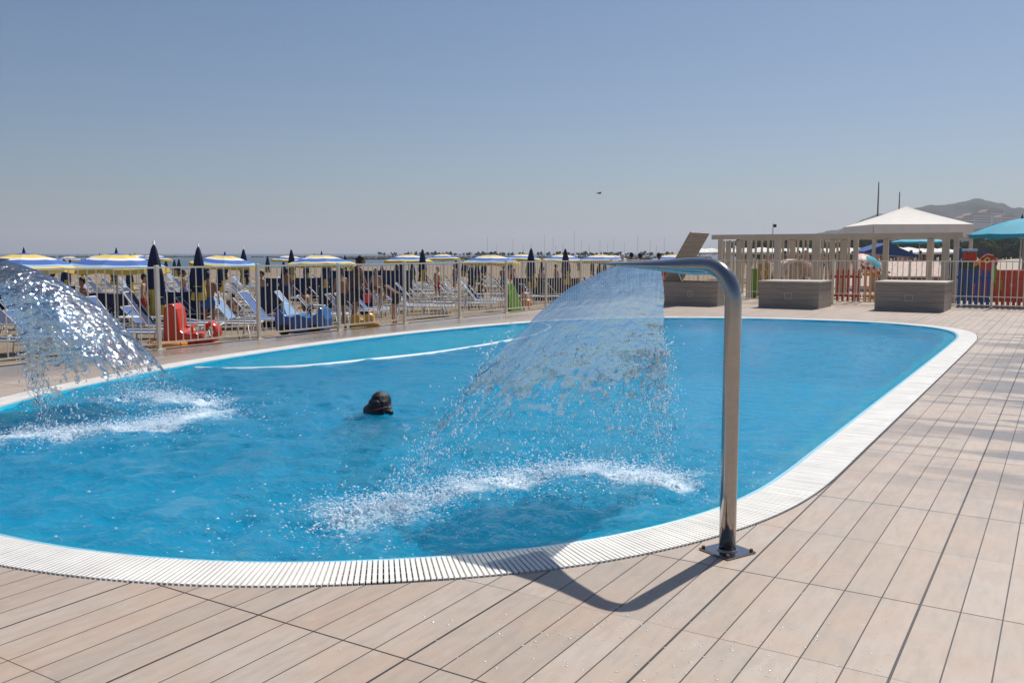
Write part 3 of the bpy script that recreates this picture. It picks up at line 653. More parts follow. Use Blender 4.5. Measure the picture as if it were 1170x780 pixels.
# ------------------------------------------------------------------ storage boxes
def store_box(x0, x1, y0, depth, h, label, openlid=False, mark='square'):
    w = x1-x0; g = empty('storage_box', label, 'box', ((x0+x1)/2, y0+depth/2, 0), 0, 'grey-brown storage boxes on the deck')
    t = .03; b = MB(); hh = h-.05
    b.box((0, -depth/2+t/2, hh/2), (w, t, hh)); b.box((0, depth/2-t/2, hh/2), (w, t, hh))
    b.box((-w/2+t/2, 0, hh/2), (t, depth-2*t, hh)); b.box((w/2-t/2, 0, hh/2), (t, depth-2*t, hh)); b.box((0, 0, .02), (w-2*t, depth-2*t, .03))
    b.build('box_body', M['box'], g)
    if not openlid:
        b = MB(); b.box((0, 0, h-.023), (w+.05, depth+.05, .045), bev=.005); b.build('lid', M['boxtop'], g)
    else:
        a = R(60); b = MB(); Mx = Matrix.Translation((-w/2, 0, hh)) @ Matrix.Rotation(-a, 4, 'Y')
        b.box((0, 0, 0), (w+.03, depth+.03, .045), M=Mx @ Matrix.Translation((w/2, 0, .024))); b.build('lid', M['box'], g, label='open lid raised on the left end')
        b = MB(); b.bar((-w/2+.55, -depth/2+.05, hh), (-w/2+.30, -depth/2+.05, hh+.5), .02, .02); b.build('stay', M['alu'], g)
    b = MB(); yf = -depth/2-.006
    if mark == 'square':
        for (cx, cz, sx, sz) in ((0, .42, .2, .018), (0, .26, .2, .018), (-.091, .34, .018, .142), (.091, .34, .018, .142)): b.box((cx, yf, cz), (sx, .012, sz))
    else:
        n = 14; vs = []
        for r_ in (.075, .095):
            for k in range(n): vs.append((r_*math.cos(k*6.2832/n), yf, .34+r_*math.sin(k*6.2832/n)))
        b.add(vs, [(k, (k+1) % n, n+(k+1) % n, n+k) for k in range(n)]); b.tube([(0, yf+.004, .30), (0, yf+.004, .38)], .012, 6)
    b.build('handle_plate', M['plate'], g); return g
M['boxtop'] = mat('stone_lid', (.46, .41, .35), .6, var=.1, vscale=5); M['plate'] = mat('latch_plate', (.50, .46, .40), .4)
store_box(-9.93, -8.32, 24.45, 1.5, .72, 'grey-brown storage box with its tall lid open, left of the others', True, 'ring')
store_box(-7.25, -5.63, 24.75, 1.5, .74, 'closed grey-brown storage box in the middle of the three')
store_box(-4.28, -2.62, 25.1, 1.7, .76, 'closed grey-brown storage box on the right, before the playhouse')

# ------------------------------------------------------------------ parasols
def open_parasol(label, loc, rz, Rr=1.15, rim=1.90, rise=.30, mats=None, bands=None, val=.13, group='striped beach parasols standing open on the sand', cat='parasol', n=8, tipm=None):
    g = empty('beach_parasol', label, cat, loc, rz, group); b = MB()
    rr = [.02, .2, .42, .56, .66, .82, .92, 1.0]; seg = n*3
    prof = [(Rr*q, rim+rise*(1-q**1.35)) for q in rr]
    def wob(a, i): k = a*n/(2*math.pi); t = abs((k % 1)-.5)*2; return 1-.045*(1-t)*rr[i]*1.0
    vs = []
    for i, (r_, z) in enumerate(prof):
        for k in range(seg):
            a = 2*math.pi*k/seg; t = abs(((a*n/(2*math.pi)) % 1)-.5)*2; q = rr[i]
            vs.append((r_*(1-.05*(1-t))*math.cos(a), r_*(1-.05*(1-t))*math.sin(a), z-.03*q*(1-t)*.8))
    for i in range(len(prof)-1):
        b.add([], []); 
    o = len(b.v); b.v += vs
    for i in range(len(prof)-1):
        for k in range(seg): b.f.append((i*seg+k, (i+1)*seg+k, (i+1)*seg+(k+1) % seg, i*seg+(k+1) % seg)); b.m.append(bands[i])
    b.build('canopy', mats, g)
    b = MB(); vv = []
    for k in range(seg):
        x, y, z = vs[(len(prof)-1)*seg+k]; t = abs((k/3.) % 1-.5)*2; vv += [(x*1.002, y*1.002, z), (x*1.01, y*1.01, z-val*(.7+.3*(1-t)))]
    b.add(vv, [(2*k, 2*k+1, (2*k+3) % (2*seg), (2*k+2) % (2*seg)) for k in range(seg)]); b.build('valance', mats[bands[-1]], g)
    b = MB(); b.tube([(0, 0, -.1), (0, 0, rim+rise+.03)], .019, 8); b.build('pole', M['pole'], g, True)
    b = MB(); b.lathe([(.035, rim+rise-.01), (.03, rim+rise+.03), (.012, rim+rise+.10), (.0005, rim+rise+.13)], 8); b.build('finial', tipm or M['navy'], g)
    b = MB()
    for k in range(n):
        a = 2*math.pi*k/n; b.tube([(0.03*math.cos(a), .03*math.sin(a), rim-.12), (Rr*.5*math.cos(a), Rr*.5*math.sin(a), rim+rise*.55)], .006, 4)
    b.build('ribs', M['pole'], g)
    return g
def closed_parasol(label, loc, fab, group='closed dark parasols on the sand', h0=1.15, h1=2.5, seed=0):
    g = empty('closed_parasol', label, 'parasol', loc, random.uniform(0, 6), group); b = MB()
    prof = [(.012, h1), (.05, h1-.09), (.10, h1-.34), (.135, h1-.62), (.15, h1-.85), (.125, h1-1.0), (.15, h1-1.15), (.17, h0+.02), (.13, h0)]
    b.lathe(prof, 32, wob=lambda a, i: 1+.26*math.cos(8*a+i*.35)*min(i/3., 1)+.05*math.sin(3*a+i)); mi = []
    for i in range(len(prof)-1):
        for k in range(32): mi.append(1 if (i >= 6 and (k//4) % 3 == 0) or (i >= 4 and (k//4) % 4 == 1) else 0)
    b.m = mi; b.build('folded_canopy', fab, g, True)
    b = MB(); b.tube([(0, 0, -.1), (0, 0, h1+.06)], .019, 8); b.build('pole', M['pole'], g, True)
    b = MB(); b.tube([(.14*math.cos(a), .14*math.sin(a), h1-1.0) for a in np.linspace(0, 6.2832, 14)], .012, 5); b.build('tie', M['yellow'], g)
    return g
SM = [M['yellow'], M['white'], M['blue'], M['lblue']]; SB = [1, 0, 0, 1, 2, 3, 0]
SB = [2, 0, 1, 2, 2, 3, 0]
def ground(p): p.z = sand_z(p.x, p.y); return p
lab_open = [(30, 19.0, 'striped yellow and blue parasol at the left picture edge above the water fan'), (133, 20.0, 'wide striped yellow and blue parasol left of the first closed dark parasol'), (254, 30.5, 'striped parasol with yellow corner flap between two closed dark parasols'), (369, 29.5, 'striped yellow and blue parasol behind the woman at the railing'), (467, 40, 'low striped parasol right of the standing woman'), (561, 35, 'striped yellow and blue parasol behind the railing left of the middle water fan'), (642, 46, 'striped parasol just left of the middle water fan, partly hidden by a closed one'), (686, 41, 'striped parasol rising above the top of the middle water fan'), (768, 45, 'pale striped parasol behind the steel pipe, beside the open box lid'), (596, 52, 'small pale parasol right of the striped one before the middle water fan'), (507, 56, 'small pale parasol midway along the left railing, before the sea')]
pp = None
for i, (px, D, lb) in enumerate(lab_open):
    p = ground(at(px, D)); rr = random.uniform(0, .7)
    if pp is None: pp = open_parasol(lb, p, rr, 1.13, mats=SM, bands=SB)
    else: dup(pp, p, rr, lb)
    if D < 60: (pp if i == 0 else [x for x in COL.objects if x.get('label') == lb][0]).location.z = -.80+(.10 if px < 200 else .05)
lab_cl = [(178, 17.0, 'nearest closed navy parasol with yellow trim, left of the red rocking toy'), (227, 22.5, 'closed navy parasol behind the railing above the red rocking toy'), (281, 36, 'small closed navy parasol right of the striped one with a flap'), (334, 40, 'small closed navy parasol beside the blue and yellow striped parasol'), (483, 37, 'closed navy parasol right of the bending child'), (606, 31, 'closed navy parasol before the marina masts, left one of a pair'), (648, 34, 'closed navy parasol just left of the middle water fan, right one of a pair')]
cp = None; fab = [M['navy'], M['yellow']]
for px, D, lb in lab_cl:
    p = ground(at(px, D)); p.z = -.83
    if cp is None: cp = closed_parasol(lb, p, fab); cpo = cp
    else: dup(cp, p, random.uniform(0, 6), lb)
# further rows, seen only as small shapes between and behind the near ones
def visible_px(p):
    X = p.x*CT+p.y*ST; Y = -p.x*ST+p.y*CT; return 585+F*X/Y if Y > 1 else -9999, Y
cnt = 0
for i in range(26):
    for j in range(34):
        p = Vector((-20-i*3.4+random.uniform(-.3, .3), 10+j*3.7+random.uniform(-.3, .3)+(i % 2)*1.6, 0)); px, Y = visible_px(p)
        if not(-60 < px < 800) or Y < 29 or Y > 80 or random.random() < (.55 if Y > 60 else .42): continue
        if any(abs(px-q[0]) < (20 if q in lab_open else 8)*30/Y+10 and Y < q[1]+2 for q in lab_open+lab_cl): continue
        ground(p)
        if Y > 46 and random.random() < .16:
            dup(pp, p, random.uniform(0, .8), 'distant striped parasol among the packed rows towards the sea', 'striped parasols far out on the beach'); cnt += 1
        else:
            p.z -= random.uniform(.35, .8); dup(cpo, p, random.uniform(0, 6), 'distant closed navy parasol among the packed rows towards the sea', 'closed parasols far out on the beach'); cnt += 1
print('far parasols', cnt)

# ------------------------------------------------------------------ sunbeds
def sunbed(label, loc, rz, back, sl, group='sunbeds in rows on the sand'):
    g = empty('sunbed', label, 'sunbed', loc, rz, group); L, W, h = 1.9, .62, .36
    hx = -.32; bl = .72; a = back; ex, ez = hx-bl*math.cos(a), h+bl*math.sin(a)
    b = MB()
    for s in (-1, 1):
        b.tube([(L/2, s*W/2, h), (hx, s*W/2, h), (-L/2, s*W/2, h)], .016, 6)
    b.tube([(L/2, -W/2, h), (L/2, W/2, h)], .016, 6); b.tube([(-L/2, -W/2, h), (-L/2, W/2, h)], .016, 6); b.build('frame', M['alu'], g, True)
    for x, dx in ((.62, .06), (-.62, -.06)):
        b = MB(); b.tube([(x, -W/2, h), (x+dx, -W/2+.02, 0), (x+dx, W/2-.02, 0), (x, W/2, h)], .015, 6); b.build('leg', M['alu'], g, True)
    b = MB(); n = 10
    pts = [(L/2-.03-(L/2-.03-hx)*i/n, h+.006-.025*math.sin(math.pi*i/n)) for i in range(n+1)]
    b.prism(pts+[(x, z-.006) for x, z in reversed(pts)], W-.05); b.build('seat_sling', sl, g)
    b = MB(); pts = [(hx+(ex-hx)*i/n, h+.006+(ez-h)*i/n-.02*math.sin(math.pi*i/n)) for i in range(n+1)]
    b.prism(pts+[(x-.006, z-.005) for x, z in reversed(pts)], W-.05); b.build('backrest', sl, g)
    b = MB()
    for s in (-1, 1): b.tube([(hx, s*(W/2-.02), h), (ex, s*(W/2-.02), ez)], .015, 6)
    b.tube([(ex, -W/2+.02, ez), (ex, W/2-.02, ez)], .015, 6); b.tube([(hx-bl*.6*math.cos(a), 0, h+bl*.6*math.sin(a)), (hx-.62, 0, h)], .010, 5); b.build('back_frame', M['alu'], g, True)
    return g
RB = TH+.04
near_beds = [(150, 15.4, .95, 'sling', 'blue sunbed with raised back behind the left water fan'), (192, 16.6, 1.0, 'slingd', 'navy sunbed beside the nearest closed parasol'), (212, 21.5, .8, 'sling', 'blue sunbed in the gap above the red rocking toy'), (272, 27.5, 1.1, 'sling', 'blue sunbed standing alone on open sand left of the second railing post'), (318, 19.0, .9, 'sling', 'blue sunbed just behind the blue plastic toy'), (352, 22.5, .9, 'slingl', 'pale blue sunbed between the blue toy and the standing woman'), (335, 26.5, .7, 'slingl', 'pale blue sunbed under the parasol behind the blue toy'), (480, 25.5, .75, 'slingl', 'pale blue sunbed with white frame right of the bending child'), (532, 28.0, .85, 'slingd', 'dark blue sunbed before the fifth railing post'), (556, 27.0, .9, 'slingl', 'pale blue sunbed left of the green mat'), (102, 16.2, .85, 'slingd', 'navy sunbed seen through the left water fan'), (60, 17.5, .8, 'sling', 'blue sunbed under the parasol at the left edge'), (10, 16.0, .9, 'slingd', 'navy sunbed at the left picture edge'), (240, 17.8, .15, 'slingd', 'flat navy sunbed behind the red rocking toy'), (430, 29, .8, 'sling', 'blue sunbed between the woman and the bending child'), (505, 33, .8, 'sling', 'blue sunbed in the second row behind the fourth railing post'), (590, 36, .8, 'slingl', 'pale blue sunbed in the row behind the green mat'), (300, 33, .8, 'slingd', 'navy sunbed in the back row behind the second railing post')]
protos = {}
for px, D, a, s, lb in near_beds:
    p = ground(at(px, D)); key = s
    rz = RB+random.uniform(-.12, .12)
    if (key, a) not in protos: protos[(key, a)] = sunbed(lb, p, rz, a, M[s])
    else: dup(protos[(key, a)], p, rz, lb)
fb = [protos[('sling', .8)], protos[('slingd', .85)], protos[('slingl', .9)], protos[('slingl', .75)]]
cnt = 0
for i in range(13):
    for j in range(42):
        p = Vector((-19-i*2.7+random.uniform(-.4, .4), 10+j*1.9+random.uniform(-.5, .5), 0)); px, Y = visible_px(p)
        if not(-30 < px < 760) or Y < 24 or Y > 62 or random.random() < .25: continue
        k = random.choice([0, 1, 1, 1, 2]); dup(fb[k], ground(p), RB+random.uniform(-.3, .3), ['far blue sunbed in the crowded rows under the parasols', 'far navy sunbed in the crowded rows under the parasols', 'far pale blue sunbed in the crowded rows under the parasols', 'far pale blue sunbed in the crowded rows under the parasols'][k], ['far blue sunbeds', 'far navy sunbeds', 'far pale blue sunbeds', 'far pale blue sunbeds'][k]); cnt += 1
print('far beds', cnt)
# beach tables (white tops on a post round the parasols)
def table(label, loc):
    g = empty('beach_table', label, 'table', loc, .3, 'small white beach tables'); b = MB()
    b.lathe([(.001, .63), (.27, .63), (.29, .615), (.28, .60), (.001, .60)], 18); b.build('table_top', M['alu'], g)
    b = MB(); b.tube([(0, 0, 0), (0, 0, .6)], .025, 8); b.lathe([(.16, 0), (.15, .02), (.03, .04)], 12); b.build('leg', M['alu'], g); return g
tp = table('white round table under the parasol left of the closed navy one', ground(at(120, 19)))
for px, D, lb in [(148, 21, 'white round table behind the railing, left of the nearest closed parasol'), (68, 20, 'white round table seen above the left water fan'), (362, 30, 'white round table under the parasol behind the woman'), (240, 29, 'white round table below the parasol with a flap')]:
    dup(tp, ground(at(px, D)), 0, lb)

# navy canvas windbreaks between the rows
def windbreak(label, loc, w, h, rz):
    g = empty('windbreak', label, 'windbreak', loc, rz, 'navy canvas windbreaks on the sand'); n = 14; b = MB(); vv = []
    for i in range(n+1): x = -w/2+w*i/n; vv += [(x, .03*math.sin(i*1.3), .08), (x, .03*math.sin(i*1.3+.6), h-.03*math.sin(math.pi*((i*3/n) % 1)))]
    b.add(vv, [(2*i, 2*i+2, 2*i+3, 2*i+1) for i in range(n)]); b.build('canvas', M['navy'], g, True)
    for k in range(4): b = MB(); b.tube([(-w/2+w*k/3, .04, 0), (-w/2+w*k/3, .04, h+.06)], .016, 6); b.build('pole', M['pole'], g)
    return g
for px, D, w, h, lb in [(312, 25, .9, 1.25, 'navy windbreak panel right of the second railing post'), (425, 44, 4, 1.5, 'long navy windbreak beyond the standing woman'), (95, 26, 3, 1.2, 'navy windbreak behind the left water fan'), (395, 33, 2, 1.1, 'navy windbreak just left of the standing woman'), (350, 42, 4, 1.2, 'navy windbreak behind the blue plastic toy'), (625, 40, 3, 1.1, 'navy windbreak between the paired closed parasols'), (30, 30, 3, 1.2, 'navy windbreak at the left picture edge'), (205, 30, 2.2, 1.1, 'navy windbreak above the red rocking toy')]:
    windbreak(lb, ground(at(px, D)), w, h, TH+random.uniform(-.5, .5))

# ------------------------------------------------------------------ people
def remesh(name, spheres, vox, m, parent=None, smooth_it=4):
    b = MB()
    for c, r in spheres: b.ell(c, r, 12)
    me = bpy.data.meshes.new(name); me.from_pydata(b.v, [], b.f); tmp = bpy.data.objects.new(name, me); COL.objects.link(tmp)
    md = tmp.modifiers.new('r', 'REMESH'); md.mode = 'VOXEL'; md.voxel_size = vox; md.use_smooth_shade = True
    sm = tmp.modifiers.new('s', 'SMOOTH'); sm.factor = .5; sm.iterations = smooth_it
    dg = bpy.context.evaluated_depsgraph_get(); dg.update(); me2 = bpy.data.meshes.new_from_object(tmp.evaluated_get(dg)); me2.name = name
    bpy.data.objects.remove(tmp); me2.materials.clear(); me2.materials.append(m)
    o = bpy.data.objects.new(name, me2); COL.objects.link(o); o.parent = parent; return o
def limb(a, b, ra, rb, sq=1.):
    a, b = Vector(a), Vector(b); n = max(2, int((b-a).length/(min(ra, rb)*.55))); return [(a.lerp(b, i/n), ra+(rb-ra)*i/n) for i in range(n+1)]
POSE = {
 'stand': dict(pel=(0, 0, .93), chest=(0, .01, 1.30), neck=(0, .0, 1.47), head=(0, .03, 1.62), hipw=.10, shw=.17, knee=[(-.10, .03, .50), (.11, .04, .50)], ank=[(-.11, -.02, .08), (.13, .0, .08)], elb=[(-.25, .0, 1.12), (.25, .02, 1.12)], wri=[(-.24, .12, .90), (.26, .14, .92)]),
 'carry': dict(pel=(0, 0, .93), chest=(0, .05, 1.29), neck=(0, .09, 1.45), head=(0, .17, 1.57), hipw=.11, shw=.17, knee=[(-.10, .04, .50), (.11, -.06, .52)], ank=[(-.11, .0, .08), (.13, -.16, .10)], elb=[(-.24, .12, 1.12), (.23, .14, 1.10)], wri=[(-.16, .26, .88), (.17, .30, .84)]),
 'bend': dict(pel=(0, -.12, .84), chest=(0, .20, 1.05), neck=(0, .38, 1.08), head=(0, .50, 1.02), hipw=.10, shw=.16, knee=[(-.10, .02, .46), (.11, .02, .46)], ank=[(-.11, -.06, .08), (.12, -.05, .08)], elb=[(-.22, .34, .80), (.22, .36, .80)], wri=[(-.12, .42, .56), (.13, .44, .55)]),
 'crouch': dict(pel=(0, -.10, .36), chest=(0, .08, .66), neck=(0, .14, .80), head=(0, .20, .93), hipw=.10, shw=.16, knee=[(-.13, .30, .50), (.14, .28, .48)], ank=[(-.12, .02, .08), (.13, .0, .08)], elb=[(-.22, .28, .52), (.23, .28, .52)], wri=[(-.12, .44, .40), (.13, .46, .38)]),
 'swim': dict(pel=(0, -.34, -.42), chest=(0, -.09, -.17), neck=(0, -.02, -.075), head=(0, .07, .065), hipw=.10, shw=.17, knee=[(-.14, .02, -.50), (.15, .0, -.50)], ank=[(-.14, -.36, -.55), (.15, -.40, -.55)], elb=[(-.33, .06, -.24), (.35, .04, -.22)], wri=[(-.30, .30, -.20), (.36, .28, -.14)])}
def person(label, loc, rz, h, pose, skin, hairm, clothes, group=None, vox=.016, extra=None, hairstyle='short'):
    P = POSE[pose]; s = h/1.72; V = lambda t: Vector(t)*s
    g = empty('person', label, 'person', loc, rz, group)
    pel, ch, nk, hd = V(P['pel']), V(P['chest']), V(P['neck']), V(P['head']); S = []
    S += limb(pel, pel.lerp(ch, .45), .125*s, .105*s)+limb(pel.lerp(ch, .45), ch, .105*s, .125*s)
    for sg in (-1, 1): S += limb(pel+V((sg*.05, 0, 0)), ch+V((sg*.06, 0, .02)), .095*s, .095*s)
    S += limb(ch, nk, .10*s, .055*s)+limb(nk, hd, .052*s, .052*s)
    S += [(hd+V((0, 0, .025)), (.077*s, .093*s, .10*s)), (hd+V((0, .03, -.045)), (.056*s, .062*s, .062*s)), (hd+V((0, .098, -.005)), (.013*s, .022*s, .020*s)), (hd+V((0, .085, -.055)), (.026*s, .012*s, .010*s)),
          (hd+V((-.079, 0, 0)), (.010*s, .020*s, .028*s)), (hd+V((.079, 0, 0)), (.010*s, .020*s, .028*s)), (hd+V((0, .085, -.085)), (.022*s, .016*s, .015*s))]
    for i, sg in ((0, -1), (1, 1)):
        hip = pel+V((sg*P['hipw']*.85, 0, -.04)); kn, an = V(P['knee'][i]), V(P['ank'][i]); sh = ch+V((sg*P['shw'], 0, .10)) if pose != 'bend' else ch+V((sg*P['shw'], .08, .0)); el, wr = V(P['elb'][i]), V(P['wri'][i])
        S += limb(hip, kn, .088*s, .056*s)+limb(kn, kn.lerp(an, .3), .056*s, .058*s)+limb(kn.lerp(an, .3), an, .058*s, .036*s)
        S += limb(an, an+V((sg*.01, .02, -.035)), .036*s, .036*s)+limb(an+V((0, -.03, -.05)), an+V((sg*.02, .15, -.06)), .032*s, .022*s)
        S += limb(ch+V((sg*.08, 0, .10)), sh, .065*s, .055*s) if pose != 'bend' else limb(ch+V((sg*.08, .05, 0)), sh, .07*s, .055*s)
        S += limb(sh, el, .050*s, .038*s)+limb(el, wr, .038*s, .026*s)
        d = (wr-el).normalized(); sd = d.cross(Vector((0, 0, 1))); sd = sd.normalized() if sd.length > .1 else Vector((1, 0, 0)); up = sd.cross(d)
        S += limb(wr, wr+d*.07*s, .026*s, .030*s)
        for k, (o, l) in enumerate(((-.027, .060), (-.009, .072), (.009, .068), (.026, .052))):
            q = wr+d*.085*s+sd*o*s; S += limb(q, q+d*l*.55*s, .0095*s, .009*s)+limb(q+d*l*.55*s, q+d*l*.9*s-up*.025*s, .009*s, .0075*s)
        S += limb(wr+d*.02*s+sd*sg*.02*s, wr+d*.06*s+sd*sg*.055*s, .012*s, .009*s)
    remesh('body', S, vox, skin, g)
    Hs = [(hd+V((0, -.018, .045)), (.088*s, .098*s, .092*s)), (hd+V((0, -.045, .0)), (.080*s, .070*s, .085*s))]
    if hairstyle == 'bun': Hs += [(hd+V((0, -.12, .04)), .045*s)]
    if hairstyle == 'long': Hs += limb(hd+V((0, -.07, 0)), nk+V((0, -.07, -.10)), .075*s, .05*s)
    if hairstyle == 'wet':
        Hs = [(hd+V((0, -.012, .046)), (.098, .112, .096)), (hd+V((0, -.06, .0)), (.092, .088, .10)), (hd+V((-.06, -.08, -.035)), (.078, .075, .07)), (hd+V((-.02, -.10, -.03)), (.085, .07, .085)), (hd+V((.12, -.045, -.045)), (.032, .034, .030)), (hd+V((.09, -.03, -.02)), .035)]
        for k in range(26):
            a = random.uniform(0, 6.28); Hs += limb(hd+V((.08*math.cos(a), -.03+.09*math.sin(a), .05)), hd+V((.10*math.cos(a), -.05+.11*math.sin(a), -.055)), .014, .009)
        Hs = [q for q in Hs if not (q[0].y-hd.y > .075 and q[0].z < hd.z+.05)]
    ho = remesh('hair', Hs, vox*.8, hairm, g, 1 if hairstyle == 'wet' else 2)
    if 'top' in clothes:
        T = [(c, r*1.09 if isinstance(r, float) else r) for c, r in limb(pel.lerp(ch, .1), ch+V((0, 0, .02)), .128*s, .128*s)]
        for sg in (-1, 1): T += limb(pel.lerp(ch, .1)+V((sg*.05, 0, 0)), ch+V((sg*.065, 0, .03)), .103*s, .106*s)
        if clothes.get('sleeves'):
            for i, sg in ((0, -1), (1, 1)):
                sh = ch+V((sg*P['shw'], 0, .10)); T += limb(ch+V((sg*.08, 0, .10)), sh, .075*s, .068*s)+limb(sh, sh.lerp(V(P['elb'][i]), .6), .064*s, .056*s)
        remesh('top', T, vox, clothes['top'], g)
    if 'shorts' in clothes:
        T = limb(pel+V((0, 0, -.02)), pel.lerp(ch, .15), .138*s, .128*s)
        for i, sg in ((0, -1), (1, 1)):
            hip = pel+V((sg*P['hipw']*.85, 0, -.04)); T += limb(hip, hip.lerp(V(P['knee'][i]), clothes.get('len', .35)), .102*s, .088*s)+limb(pel+V((sg*.05, 0, 0)), pel+V((sg*.05, 0, .06)), .105*s, .10*s)
        remesh('swim_shorts', T, vox, clothes['shorts'], g)
    return g
# swimmer: head above the water, body under it
sw = person('swimmer with wet dark hair and goggles, seen from behind in the pool', (-5.52, 6.50, ZW-.005), TH-.45, 1.86, 'swim', M['skin'], M['hair'], {'top': M['blackc']}, vox=.010, hairstyle='wet')
b = MB(); hd = Vector(POSE['swim']['head'])*(1.86/1.72); b.tube([(hd.x+.106*math.cos(a), hd.y-.02+.118*math.sin(a), hd.z+.012+.01*math.sin(a)) for a in np.linspace(-.5, math.pi+.5, 22)][::-1], .0045, 6); b.tube([(hd.x+.112*math.cos(a), hd.y-.05+.125*math.sin(a), hd.z-.02+.03*math.cos(a)) for a in np.linspace(math.pi+1.2, 2*math.pi-.2, 22)], .0045, 6)
b.build('goggle_strap', mat('pink_strap', (.16, .03, .05), .4), sw, True)
wb = at_x(406, FX-.75); wb.z = sand_z(wb.x, wb.y)
person('woman with dark tied-up hair and yellow clip standing behind the railing', wb, TH-1.0, 1.56, 'carry', M['skin'], M['hair'], {'top': M['brownc'], 'shorts': M['blackc'], 'len': .55}, hairstyle='bun')
clip = wb+Vector((.13, .09, 1.34)); b = MB(); b.ell((0, 0, 0), (.05, .05, .06), 10); b.tube([(-.03, 0, .04), (0, .01, .08), (.03, 0, .04)], .012, 6); 
pb = COL.objects[-1]
yc = b.build('hair_clip', M['yellow'], [o for o in COL.objects if o.name.startswith('person') and o.get('label', '').startswith('woman with dark')][0], True); yc.location = Vector((.045, -.10, 1.47))*(1.50/1.72)
p2 = at_x(390, FX-.55); p2.z = sand_z(p2.x, p2.y)
person('tanned child in dark shorts close behind the railing post, left of the woman', p2, TH+.9, 1.28, 'stand', M['skin'], M['hairb'], {'shorts': M['blackc']})
p3 = at_x(449, FX-.8); p3.z = sand_z(p3.x, p3.y)
person('child in dark swimwear bending forward behind the railing beside a yellow toy', p3, TH+1.35, 1.28, 'bend', M['skin2'], M['hairb'], {'top': M['brownc'], 'shorts': M['blackc']})
p4 = at_x(602, FX-.5); p4.z = sand_z(p4.x, p4.y)
person('small pale child crouching behind the railing at the edge of the middle water fan', p4, TH+.5, 1.1, 'crouch', M['skin2'], M['hairb'], {'shorts': M['orange']})
lp = [(721, 29.2, 1.55, 'blackc', 'dark-haired adult behind the middle water fan, left one of the two close together', 'stand', 'hair'), (731, 29.6, 1.53, 'bluec', 'dark-haired adult behind the middle water fan, right one of the two close together', 'stand', 'hair'), (752, 28.6, 1.54, 'redc', 'dark-haired adult in red shorts standing left of the open box', 'stand', 'hair'), (711, 29.8, 1.50, 'whitec', 'adult in white top left of the two dark heads above the water fan', 'stand', 'white')]
for px, y, h, c, lb, po, hm in lp:
    p = at_y(px, y); p.z = -.05
    person(lb, p, TH+random.uniform(-1, 1), h, po, M['skin'], M[hm], {'top': M['whitec'] if c == 'whitec' else M['blackc'], 'shorts': M[c], 'sleeves': c == 'whitec'}, vox=.022)
# beach crowd: three figures copied about the far rows
crowd = []
for k, (po, c, sk, px, D, lb) in enumerate([('stand', 'bluec', 'skin', 238, 24, 'person in blue shorts standing between the sunbeds above the red toy'), ('stand', 'redc', 'skin2', 300, 31, 'pale person in red shorts standing in the rows behind the second railing post'), ('crouch', 'blackc', 'skin', 265, 29, 'tanned person crouching on the sand beside the lone blue sunbed')]):
    crowd.append(person(lb, ground(at(px, D)), random.uniform(0, 6), 1.68, po, M[sk], M['hair'], {'shorts': M[c]}, vox=.03))
cl = [(95, 24, 0, 'person in blue shorts standing behind the left water fan'), (128, 30, 2, 'person crouching in the shade of the second parasol'), (165, 26, 1, 'pale person in red shorts left of the nearest closed parasol'), (210, 33, 0, 'person in blue shorts in the back rows above the red toy'), (328, 38, 0, 'person in blue shorts far back left of the striped parasol'), (352, 33, 2, 'person crouching beneath the parasol behind the woman'), (430, 36, 1, 'pale person in red shorts standing between woman and bending child'), (455, 45, 0, 'person in blue shorts beyond the bending child'), (500, 41, 1, 'pale person in red shorts behind the fourth railing panel'), (520, 52, 0, 'person in blue shorts far back behind the dark blue sunbed'), (548, 44, 2, 'person crouching behind the pale blue sunbed'), (575, 47, 0, 'person in blue shorts above the green mat'), (585, 55, 1, 'pale person in red shorts far behind the green mat'), (620, 42, 1, 'pale person in red shorts left of the middle water fan'), (635, 50, 0, 'person in blue shorts by the right one of the paired closed parasols'), (20, 27, 1, 'pale person in red shorts at the left picture edge'), (45, 23, 2, 'person crouching by the sunbed under the left parasol')]
for px, D, k, lb in cl: dup(crowd[k], ground(at(px, D)), random.uniform(0, 6), lb, 'bathers among the sunbeds')
for px in np.linspace(850, 1075, 24):
    p = at(px+random.uniform(-5, 5), random.uniform(48, 72)); p.z = -.05; k = random.choice([0, 1]); dup(crowd[k], p, random.uniform(0, 6), ['tiny distant person in blue shorts under the far white parasols', 'tiny distant pale person in red shorts under the far white parasols'][k], ['far bathers in blue', 'far bathers in red'][k])

# ------------------------------------------------------------------ beach toys by the left railing
def rounded(prof, w, M_=None):
    b = MB(); b.prism(prof, w); return b
# red plastic rocking toy
p = at_x(217, FX-.75); p.z = sand_z(p.x, p.y)
g = empty('rocking_toy', 'red plastic rocking toy with tall back and curled round front', 'toy', p, TH)
prof = [(-.40, .05), (-.30, .0), (.05, .0), (.12, .04), (.16, .14), (.20, .22), (.16, .26), (.04, .24), (-.06, .25), (-.12, .30), (-.14, .50), (-.16, .66), (-.22, .74), (-.32, .74), (-.38, .66), (-.40, .45)]
b = MB(); b.prism(prof, .42); b.build('seat_body', M['red'], g, bevel=.035)
b = MB(); c = Vector((.34, 0, .24)); b.tube([(.12, 0, .10), (.20, 0, .10), (.30, 0, .11), (.40, 0, .15), (.46, 0, .24), (.44, 0, .34), (.36, 0, .40), (.28, 0, .37), (.26, 0, .29)], 0, 12, flat=[(.19, .05), (.19, .06), (.18, .06), (.17, .06), (.16, .06), (.15, .055), (.14, .05), (.12, .045), (.10, .035)]); b.build('curled_front', M['red'], g, True)
b = MB(); b.tube([(.02, -.25, .36), (.02, .25, .36)], .022, 8); b.tube([(.02, 0, .2), (.02, 0, .36)], .025, 8); b.build('handle', M['red'], g, True)
